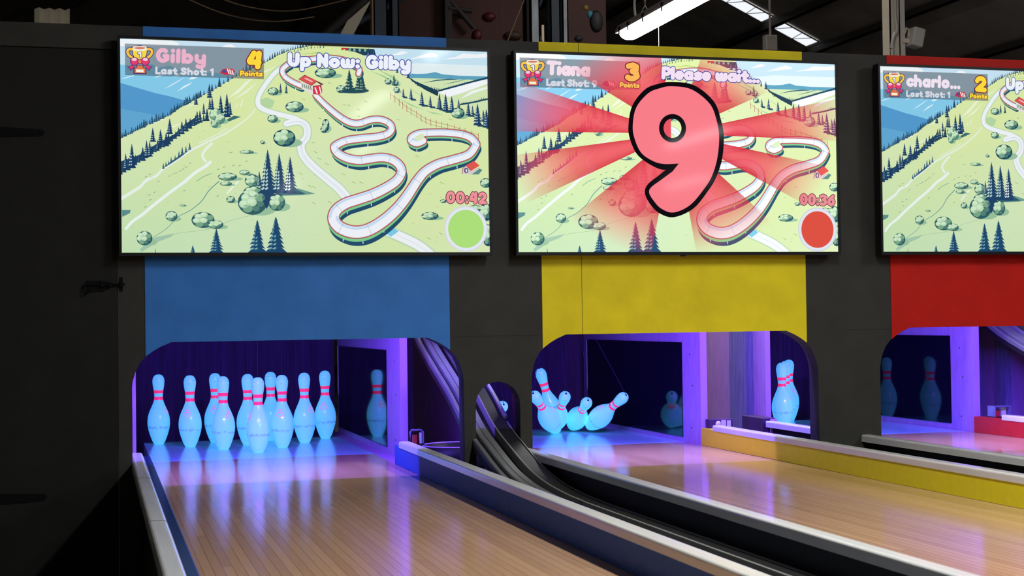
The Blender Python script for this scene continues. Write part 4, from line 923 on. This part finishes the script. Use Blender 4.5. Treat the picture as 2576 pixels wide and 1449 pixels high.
# plate drawn on the second screen's own sheet
a2.H = H2
def Q2(p):
    # plate coordinates of the first screen carried over by the two sheets' corners
    u, v = Art.uv(_t1, Aq(p)); q = np.linalg.inv(H2) @ np.array((u, v, 1)); return (q[0]/q[2], q[1]/q[2])
_t1 = Art()
hud(a2, 'Tiana', '3', '9', Q2, (246, 222, 236), 1175, 45, (252, 186, 92))
text(a2, 'Please wait...', (1664, 198), (1912, 208), 33, (244, 226, 244), 45, OUT, .05, .28)
text(a2, '00:36', (2009, 516), (2098, 519), 30, (234, 146, 152), 34, (110, 40, 70), .05, .225)
disc(a2, (2053, 577), 43, 49, (226, 230, 240), (222, 82, 68), 34)
C2 = (1697, 335)
for pa, pb, rs in (((1486, 185), (1667, 158), .80), ((1756, 158), (1915, 223), .66), ((1975, 265), (2010, 352), 1.05), ((2000, 412), (1992, 522), .98), ((1908, 555), (1740, 592), .88), ((1649, 576), (1477, 537), .9), ((1400, 497), (1340, 392), 1.05), ((1363, 330), (1409, 224), 1.08)):
    aa = math.atan2(pa[1]-C2[1], pa[0]-C2[0]); ab = math.atan2(pb[1]-C2[1], pb[0]-C2[0])
    if ab-aa > math.pi: ab -= 2*math.pi
    if aa-ab > math.pi: ab += 2*math.pi
    nn, rr = 10, [60, 120, 175, 220, 262, 306, 352]; al = [.96, .96, .95, .88, .68, .36, 0]
    pts = []; cols = []
    for j, r_ in enumerate(rr):
        r_ = 60 if j == 0 else max(62+j, r_*rs)
        for i in range(nn+1):
            t = i/nn; g = aa+(ab-aa)*t; k = 1-abs(2*t-1)**2.2
            c = np.array((214, 46, 68))*(1-k)+np.array((242, 90, 104))*k
            rx = r_*(1+.18*abs(math.cos(g)))
            pts.append(a2.uv((C2[0]+rx*math.cos(g), C2[1]+r_*math.sin(g)))); cols.append(a2.col(tuple(c), al[j]))
    a2.raw(pts, [(j*(nn+1)+i, j*(nn+1)+i+1, (j+1)*(nn+1)+i+1, (j+1)*(nn+1)+i) for j in range(len(rr)-1) for i in range(nn)], cols, 44)
a2.poly(ellipse(1691, 322, 27, 29, 16, 98, 262), (236, 84, 100), 45)
blk = [(1673, 427), (1655, 424), (1625, 408), (1600, 386), (1584, 350), (1580, 316), (1590, 265), (1622, 224), (1655, 210), (1690, 205), (1746, 213), (1795, 253), (1813, 300), (1820, 345), (1815, 400), (1800, 445), (1781, 477), (1742, 524), (1692, 546), (1655, 535), (1632, 511), (1620, 484), (1628, 463), (1650, 445)]
pnk = [(1706, 411), (1668, 412), (1640, 404), (1612, 384), (1596, 350), (1591, 316), (1600, 270), (1630, 234), (1660, 221), (1690, 216), (1740, 224), (1785, 260), (1802, 302), (1808, 345), (1803, 397), (1790, 440), (1771, 472), (1734, 515), (1692, 534), (1661, 524), (1642, 504), (1631, 484), (1637, 470), (1660, 453), (1690, 431)]
def csp(p, n=5): return spl(p+[p[0]], n)[:-1]
def keepcorner(p, n=5): return spl(p, n)
a2.poly(keepcorner(blk), (14, 10, 16), 48, holes=[ellipse(1691, 322, 22.5, 24.5, 28)])
a2.poly(keepcorner(pnk), (249, 126, 138), 50, holes=[ellipse(1691, 322, 34, 36, 32)])
build_tv(.957, a2, 'middle wall television above the yellow lane, showing a huge pink number nine')
a3 = fresh(); a3.H = H1
hud(a3, 'charlo...', '2', '1', Aq, (240, 226, 240), 1450)
text(a3, 'Up Now:', Aq((2225, 452)), Bq((850, 372)), 36, WHT, 36, (70, 110, 160), .05, .28)
disc(a3, (1168, 577), 48, 51, (226, 230, 240), (172, 222, 122), 34)
build_tv(2.698, a3, 'rightmost wall television above the red lane, cut by the photo edge')

# ------------------------------------------------------------------ hall lamps
def strip_lamp(loc, label, length=1.5, group='hall strip lights', detail=False, diff='lamp'):
    o = empty('strip_lamp', loc, label, 'lamp', group); hl = length/2
    w_ = .066
    def sec(z0, z1, r, zc, flip):
        return None
    m = MB()
    prof = [(w_*math.cos(t), -.012+.050*-math.sin(t)) for t in np.linspace(0, math.pi, 13)]
    rings = []; ys = [(-hl, .25), (-hl+.012, .62), (-hl+.035, .88), (-hl+.07, 1), (hl-.07, 1), (hl-.035, .88), (hl-.012, .62), (hl, .25)]
    vs = []
    for y, s_ in ys: vs += [(x*s_, y, -.012+(z+.012)*s_) for x, z in prof]
    k = len(prof); m.add(vs, [(i*k+j, i*k+j+1, (i+1)*k+j+1, (i+1)*k+j) for i in range(len(ys)-1) for j in range(k-1)], 0, True)
    m.add(vs[:k], [list(range(k))]); m.add(vs[-k:], [list(range(k))[::-1]])
    m.build('diffuser', M[diff], o)
    m = MB(); hp = [(-w_-.004, -.012), (w_+.004, -.012), (w_+.004, .004), (.045, .040), (-.045, .040), (-w_-.004, .004)]
    m.extrude_y(hp, -hl-.004, hl+.004); m.build('housing', M['lampbody'], o)
    if detail:
        for y in (-.62, -.3, 0, .3, .55, .70):
            for sx_ in (-1, 1):
                m = MB(); m.box(sx_*(w_+.007)-.003, sx_*(w_+.007)+.003, y-.008, y+.008, -.035, .012); m.box(sx_*(w_+.002)-.004, sx_*(w_+.002)+.004, y-.01, y+.01, .006, .014)
                m.build('clip', M['hardware'], o)
        for y in (-.45, .45):
            m = MB(); zz = .095
            m.tube([(-.03, y, .04), (0, y, zz)], .003, 6); m.tube([(.03, y, .04), (0, y, zz)], .003, 6)
            for q in range(34):
                z = zz+q*.028
                pts = [((.007*math.cos(t) if q % 2 else 0), y+(0 if q % 2 else .007*math.cos(t)), z+.011+.017*math.sin(t)) for t in np.linspace(0, 2*math.pi, 11)]
                m.tube(pts, .0022, 5, cap=False)
            m.build('hanging_chain', M['chain'], o)
        m = MB(); m.tube(spl3([(-.035, .52, .04), (-.045, .50, .14), (-.02, .44, .30), (-.02, .42, .55), (-.03, .42, 1.0)]), .008, 8); m.build('power_cord', M['lampbody'], o)
    return o
def spl3(p, n=6): return cr([tuple(map(float, q)) for q in p], n)
strip_lamp((2.335, .125, 2.395), 'bright strip lamp hanging on a chain above the yellow band', 1.55, detail=True)
m = MB(); m.tube([(0, 0, 0), (0, 0, -.30)], .0012, 5); m.lathe([(.004, -.30), (.006, -.305), (.004, -.318), (.001, -.32)], 8)
tag(m.build('pull_cord', M['chain'], None, (2.33, .35, 2.355)), 'thin pull cord hanging under the strip lamp', 'cord')
for x, y, z, lab in ((1.40, -4.4, 2.45, 'hall strip lamp over the yellow lane, out of frame'), (1.40, -7.4, 2.45, 'hall strip lamp farther out over the yellow lane, out of frame'), (1.95, -10.6, 2.5, 'hall strip lamp behind the camera, a gleam on the left screen'), (1.75, -15.4, 2.5, 'far hall strip lamp behind the camera, a faint gleam on the left screen'), (5.1, -9.4, 2.5, 'hall strip lamp behind the camera, a gleam high on the pink nine'), (6.9, -14.0, 2.5, 'far hall strip lamp behind the camera, a gleam low on the pink nine'), (5.1, -4.6, 2.7, 'hall strip lamp over the red lane, out of frame'), (5.6, 6.4, 5.4, 'added unseen fill lamp high before the climbing panels'), (4.2, 1.8, 4.6, 'added unseen fill lamp high behind the yellow lane')):
    strip_lamp((x, y, z), lab, 1.5, diff='lampfill' if y > 1 else 'lamp')  # the dim lamps beyond the wall are added fill for the background

# ------------------------------------------------------------------ hall background above the wall
def roofz(x): return 5.18-.47*(x-9.6)
m = MB(); xs_ = [1.0, 24.0]
m.add([(1.0, -18, roofz(1)), (24, -18, roofz(24)), (24, 30, roofz(24)), (1, 30, roofz(1))], [(0, 1, 2, 3)])
m.add([(1.0, -18, roofz(1)+.1), (24, -18, roofz(24)+.1), (24, 30, roofz(24)+.1), (1, 30, roofz(1)+.1)], [(0, 3, 2, 1)])
m.add([(1.0, -18, roofz(1)), (1, 30, roofz(1)), (-12, 30, roofz(1)-6.1), (-12, -18, roofz(1)-6.1)], [(0, 1, 2, 3)])
m.add([(1.0, -18, roofz(1)+.1), (1, 30, roofz(1)+.1), (-12, 30, roofz(1)-6.0), (-12, -18, roofz(1)-6.0)], [(0, 3, 2, 1)])
tag(m.build('ceiling', M['roof'], fix=False), 'dark sloping hall roof', 'roof', kind='structure')
m = MB(); m.box(-12, 24, 29, 29.2, FLOOR, 9.2); tag(m.build('wall_back', M['roof']), 'dark far wall of the hall', 'wall', kind='structure')
m = MB(); m.box(-12.2, -12, -18, 30, FLOOR, 3.2); tag(m.build('wall_left', M['roof']), 'dark left wall of the hall', 'wall', kind='structure')
m = MB(); m.box(17.5, 17.7, -18, 30, FLOOR, 1.6); tag(m.build('wall_right', M['roof']), 'dark right wall of the hall', 'wall', kind='structure')
# purlins and skylights on the roof slope
for i, x in enumerate((2.2, 3.9, 5.6, 7.0, 7.85, 9.40, 10.17, 11.3, 12.6, 14.2)):
    m = MB(); z = roofz(x); m.box(x-.03, x+.03, -17, 29, z-.13, z-.03); m.box(x-.03, x+.06, -17, 29, z-.13, z-.12)
    tag(m.build('purlin', M['darksteel']), 'dark steel purlin running under the hall roof', 'beam', 'roof purlins')
def rp(x, y, d): return (x, y, roofz(x)-d)
for xa, xb, lab in ((8.0, 9.335, 'upper bright skylight sheet in the dark roof'), (9.47, 10.10, 'lower bright skylight sheet in the dark roof, nearer the eave')):
    m = MB(); m.add([rp(xa, 13.37, .02), rp(xb, 13.37, .02), rp(xb, 13.80, .02), rp(xa, 13.80, .02)]+[rp(xa, 13.37, .012), rp(xb, 13.37, .012), rp(xb, 13.80, .012), rp(xa, 13.80, .012)], [(0, 3, 2, 1), (4, 5, 6, 7), (0, 1, 5, 4), (1, 2, 6, 5), (2, 3, 7, 6), (3, 0, 4, 7)])
    o = m.build('skylight', M['sky']); tag(o, lab, 'skylight', 'roof skylights')
    for q in ((xa, 13.37, xb, 13.37), (xa, 13.80, xb, 13.80)):
        m = MB(); m.tube([rp(q[0], q[1], .025), rp(q[2], q[3], .025)], .012, 6); m.build('glazing_bar', M['darksteel'], o)
    m = MB(); n = 2 if xb-xa < 1 else 4
    for k in range(n):
        x0 = xa+(xb-xa)*(k+.12)/n; x1 = xa+(xb-xa)*(k+.62)/n
        m.tube([rp(x0, 13.37, .03), rp(x0+.03, 13.80, .03)], .006, 5); m.tube([rp(x0+.03, 13.80, .03), rp(x1, 13.37, .03)], .006, 5)
    m.build('safety_wire', M['bluesteel'], o)
# climbing panels, holds
m = MB(); m.box(2.564, 4.107, 9, 9.12, FLOOR, 6.5); m.box(2.564, 2.60, 8.97, 9, FLOOR, 6.5)
for k in range(3): m.box(2.95+k*.4, 2.956+k*.4, 8.998, 9, 0, 6.5)
tag(m.build('climbing_wall', M['climb']), 'wide red-brown climbing panel behind the partition', 'climbing wall', 'climbing panels')
m = MB(); m.box(4.50, 4.99, 8.8, 8.92, FLOOR, 6.5)
tag(m.build('climbing_wall', M['climb']), 'narrow red-brown climbing panel right of the lattice column', 'climbing wall', 'climbing panels')
def hold(x, y, z, rx, rz, mm, lab):
    m = MB(); rnd = random.Random(int(x*100)); prof = [(rx*math.sin(t)*(1+.15*rnd.random()), -rx*.6*math.cos(t)) for t in np.linspace(.05, math.pi/2, 7)]
    m.lathe(prof, 14, 0, Matrix.Translation((x, y, z)) @ Matrix.Scale(rz/rx, 4, (0, 0, 1)) @ Matrix.Rotation(R(-90), 4, 'X'))
    tag(m.build('climbing_hold', mm), lab, 'climbing hold', 'climbing holds')
cyan = mat('cyan_resin_hold', (.05, .28, .38), .5); ylw = mat('ochre_resin_hold', (.35, .22, .05), .5); gry = mat('charcoal_resin_hold', (.025, .028, .03), .6); redh = mat('dark_red_resin_hold', (.12, .01, .014), .5); tanh = mat('tan_resin_hold', (.08, .045, .025), .6)
hold(4.795, 8.8, 4.20, .035, .04, cyan, 'small cyan climbing hold, upper of the holds on the narrow panel')
hold(4.745, 8.8, 4.275, .03, .03, ylw, 'small ochre climbing hold just above the cyan one')
hold(4.87, 8.8, 4.12, .075, .12, gry, 'large charcoal climbing hold on the narrow panel')
hold(4.65, 8.8, 3.91, .05, .035, gry, 'small dark climbing hold at the foot of the narrow panel')
hold(3.63, 8.99, 4.16, .07, .05, redh, 'dark red climbing hold high on the wide panel')
hold(3.48, 8.99, 3.94, .05, .06, redh, 'dark red climbing hold low on the wide panel')
hold(3.91, 8.99, 3.95, .10, .05, tanh, 'wide tan climbing hold low on the wide panel')
m = MB(); m.tube([(3.15, 8.9, 4.30), (3.42, 8.9, 4.0)], .03, 8); m.tube([(3.12, 8.9, 4.22), (3.40, 8.9, 4.20)], .03, 8); m.box(3.08, 3.16, 8.88, 9.0, 3.7, 6.4)
tag(m.build('wall_bracket', M['darksteel']), 'dark steel bracket arm on the climbing panel', 'bracket')
# lattice columns
def lattice(name_lab, y, rails, x0, x1, ztop, pitch=.62):
    o = empty('lattice_column', ((x0+x1)/2, y, FLOOR), name_lab, 'column', 'lattice columns')
    for xa, xb, mm in rails:
        m = MB(); t = .012; d = .09
        m.box(xa-o.location.x, xb-o.location.x, 0, t, 0, ztop); m.box(xa-o.location.x, xa+t-o.location.x, 0, d, 0, ztop); m.box(xb-t-o.location.x, xb-o.location.x, 0, d, 0, ztop)
        m.build('upright', mm, o)
    z = 0; k = 0
    while z < ztop-pitch:
        a_, b_ = (x0, x1) if k % 2 == 0 else (x1, x0)
        m = MB(); m.tube([(a_-o.location.x, .05, z), (b_-o.location.x, .05, z+pitch)], .012, 6); m.build('brace', M['bluesteel'], o); z += pitch; k += 1
    return o
lattice('blue-grey lattice column with twin galvanised uprights left of the strip lamp', 5.0, [(2.897, 2.943, M['black']), (2.945, 3.03, M['steel']), (3.129, 3.222, M['bluesteel']), (3.241, 3.296, M['steel'])], 2.98, 3.25, 6.3)
lattice('dark blue lattice column behind the right end of the blue band', 5.0, [(1.537, 1.658, M['bluesteel']), (1.690, 1.760, M['bluesteel'])], 1.58, 1.73, 6.3)
m = MB(); m.box(1.522, 1.535, 4.995, 5.08, FLOOR, 6); tag(m.build('timber_batten', M['rope']), 'thin tan batten on the dark blue column', 'batten')
m = MB(); m.box(3.66, 3.68, 7.0, 7.02, 2.6, 3.68)
tag(m.build('light_slot', mat('pale_backlit_strip', (.7, .6, .5), .5, emit=(.8, .6, .4), es=.25)), 'narrow pale lit strip showing through the lattice column', 'strip')
m = MB(); m.tube(spl3([(2.95, 5, 3.63), (2.886, 5, 3.479), (2.738, 5, 3.128), (2.45, 5, 2.43)]), .006, 6); tag(m.build('rope', M['rope']), 'tan cord slanting down left of the lattice column', 'rope')
# cream column with conduit, speaker, junction box
o = empty('column', (6.600, 5.0, FLOOR), 'cream painted steel column rising behind the red band', 'column')
m = MB(); m.box(-.095, .012, 0, .012, 0, 6); m.box(-.095, -.083, 0, .14, 0, 6); m.box(0, .012, 0, .14, 0, 6); m.build('flange', M['cream'], o)
m = MB(); m.box(.013, .070, .01, .14, 0, 6); m.build('side_plate', M['lampbody'], o)
m = MB(); m.tube([(-.050, -.02, 5.5), (-.050, -.02, 3.88)], .014, 8); m.tube(spl3([(-.050, -.02, 3.90), (-.04, -.03, 3.77), (-.07, -.03, 3.72), (-.095, -.03, 3.62), (-.09, -.03, 3.45), (-.075, -.03, 2.8)]), .016, 8); m.build('conduit', M['greyp'], o)
o = empty('speaker', (6.755, 5.0, 3.30), 'small grey wall speaker on a bracket right of the cream column', 'speaker')
m = MB(); m.box(-.045, .075, -.08, .06, -.10, .08, M=Matrix.Rotation(R(13), 4, 'Y'), bev=.012); m.build('cabinet', M['greyp'], o)
m = MB(); m.tube([(-.10, 0, .02), (-.075, 0, .08), (-.05, 0, .07), (-.05, 0, .0)], .01, 6); m.box(-.12, -.04, -.01, .01, -.06, -.02); m.build('bracket', M['cream'], o)
o = empty('junction_box', (5.75, 6.0, 3.40), 'grey hanging box below the skylight', 'box')
m = MB(); m.box(-.065, .05, -.04, .04, -.09, .06, bev=.006); m.build('housing', M['roof'], o)
m = MB(); m.box(-.075, -.066, -.04, .04, -.09, .06); m.build('lid', M['greyp'], o)
m = MB(); m.tube([(-.01, 0, .06), (-.01, 0, 1.2)], .012, 6); m.build('drop_rod', M['roof'], o)
# left background: translucent sheet, wires, cross beams
m = MB(); n = 40; xa, xb = -1.50, -1.07
vs = []
for k in range(n+1):
    x = xa+(xb-xa)*k/n; yy = 12+.05*math.cos(k/n*2*math.pi*3.5); vs += [(x, yy, 3.6), (x, yy, 4.66), (x, yy+.01, 3.6), (x, yy+.01, 4.66)]
fs = []
for k in range(n): fs += [(4*k, 4*k+4, 4*k+5, 4*k+1), (4*k+2, 4*k+3, 4*k+7, 4*k+6), (4*k+1, 4*k+5, 4*k+7, 4*k+3), (4*k, 4*k+2, 4*k+6, 4*k+4)]
m.add(vs, fs, 0, True); tag(m.build('corrugated_sheet', M['frost'], fix=False), 'dim corrugated translucent sheet at the upper left', 'sheet')
for pts, lab in (([(.05, 6, 3.72), (.45, 6, 3.55), (.9, 6, 3.50), (1.3, 6, 3.58), (1.75, 6, 3.72)], 'upper sagging cable above the blue band'), ([(-.15, 6.2, 3.70), (.35, 6.2, 3.50), (.8, 6.2, 3.44), (1.2, 6.2, 3.50)], 'lower sagging cable above the blue band')):
    m = MB(); m.tube(spl3(pts), .006, 6); tag(m.build('cable', M['rope']), lab, 'cable', 'sagging cables')
for a_, b_, r_, mm, lab in (((1.35, 8, 3.5), (2.3, 8, 4.35), .05, M['darksteel'], 'dark diagonal brace behind the blue band'), ((1.2, 8.4, 3.45), (3.0, 8.4, 4.5), .035, M['bluesteel'], 'thin diagonal brace reaching towards the lattice column')):
    m = MB(); m.tube([a_, b_], r_, 8); tag(m.build('brace', mm), lab, 'brace')
m = MB(); m.add([(1.72, 8.2, 3.65), (1.86, 8.2, 3.65), (2.12, 8.2, 4.15), (1.98, 8.2, 4.15), (1.72, 8.21, 3.65), (1.86, 8.21, 3.65), (2.12, 8.21, 4.15), (1.98, 8.21, 4.15)], [(0, 1, 2, 3), (4, 7, 6, 5), (0, 4, 5, 1), (1, 5, 6, 2), (2, 6, 7, 3), (3, 7, 4, 0)])
tag(m.build('translucent_panel', M['frost']), 'slanted dim translucent panel above the blue band', 'panel')
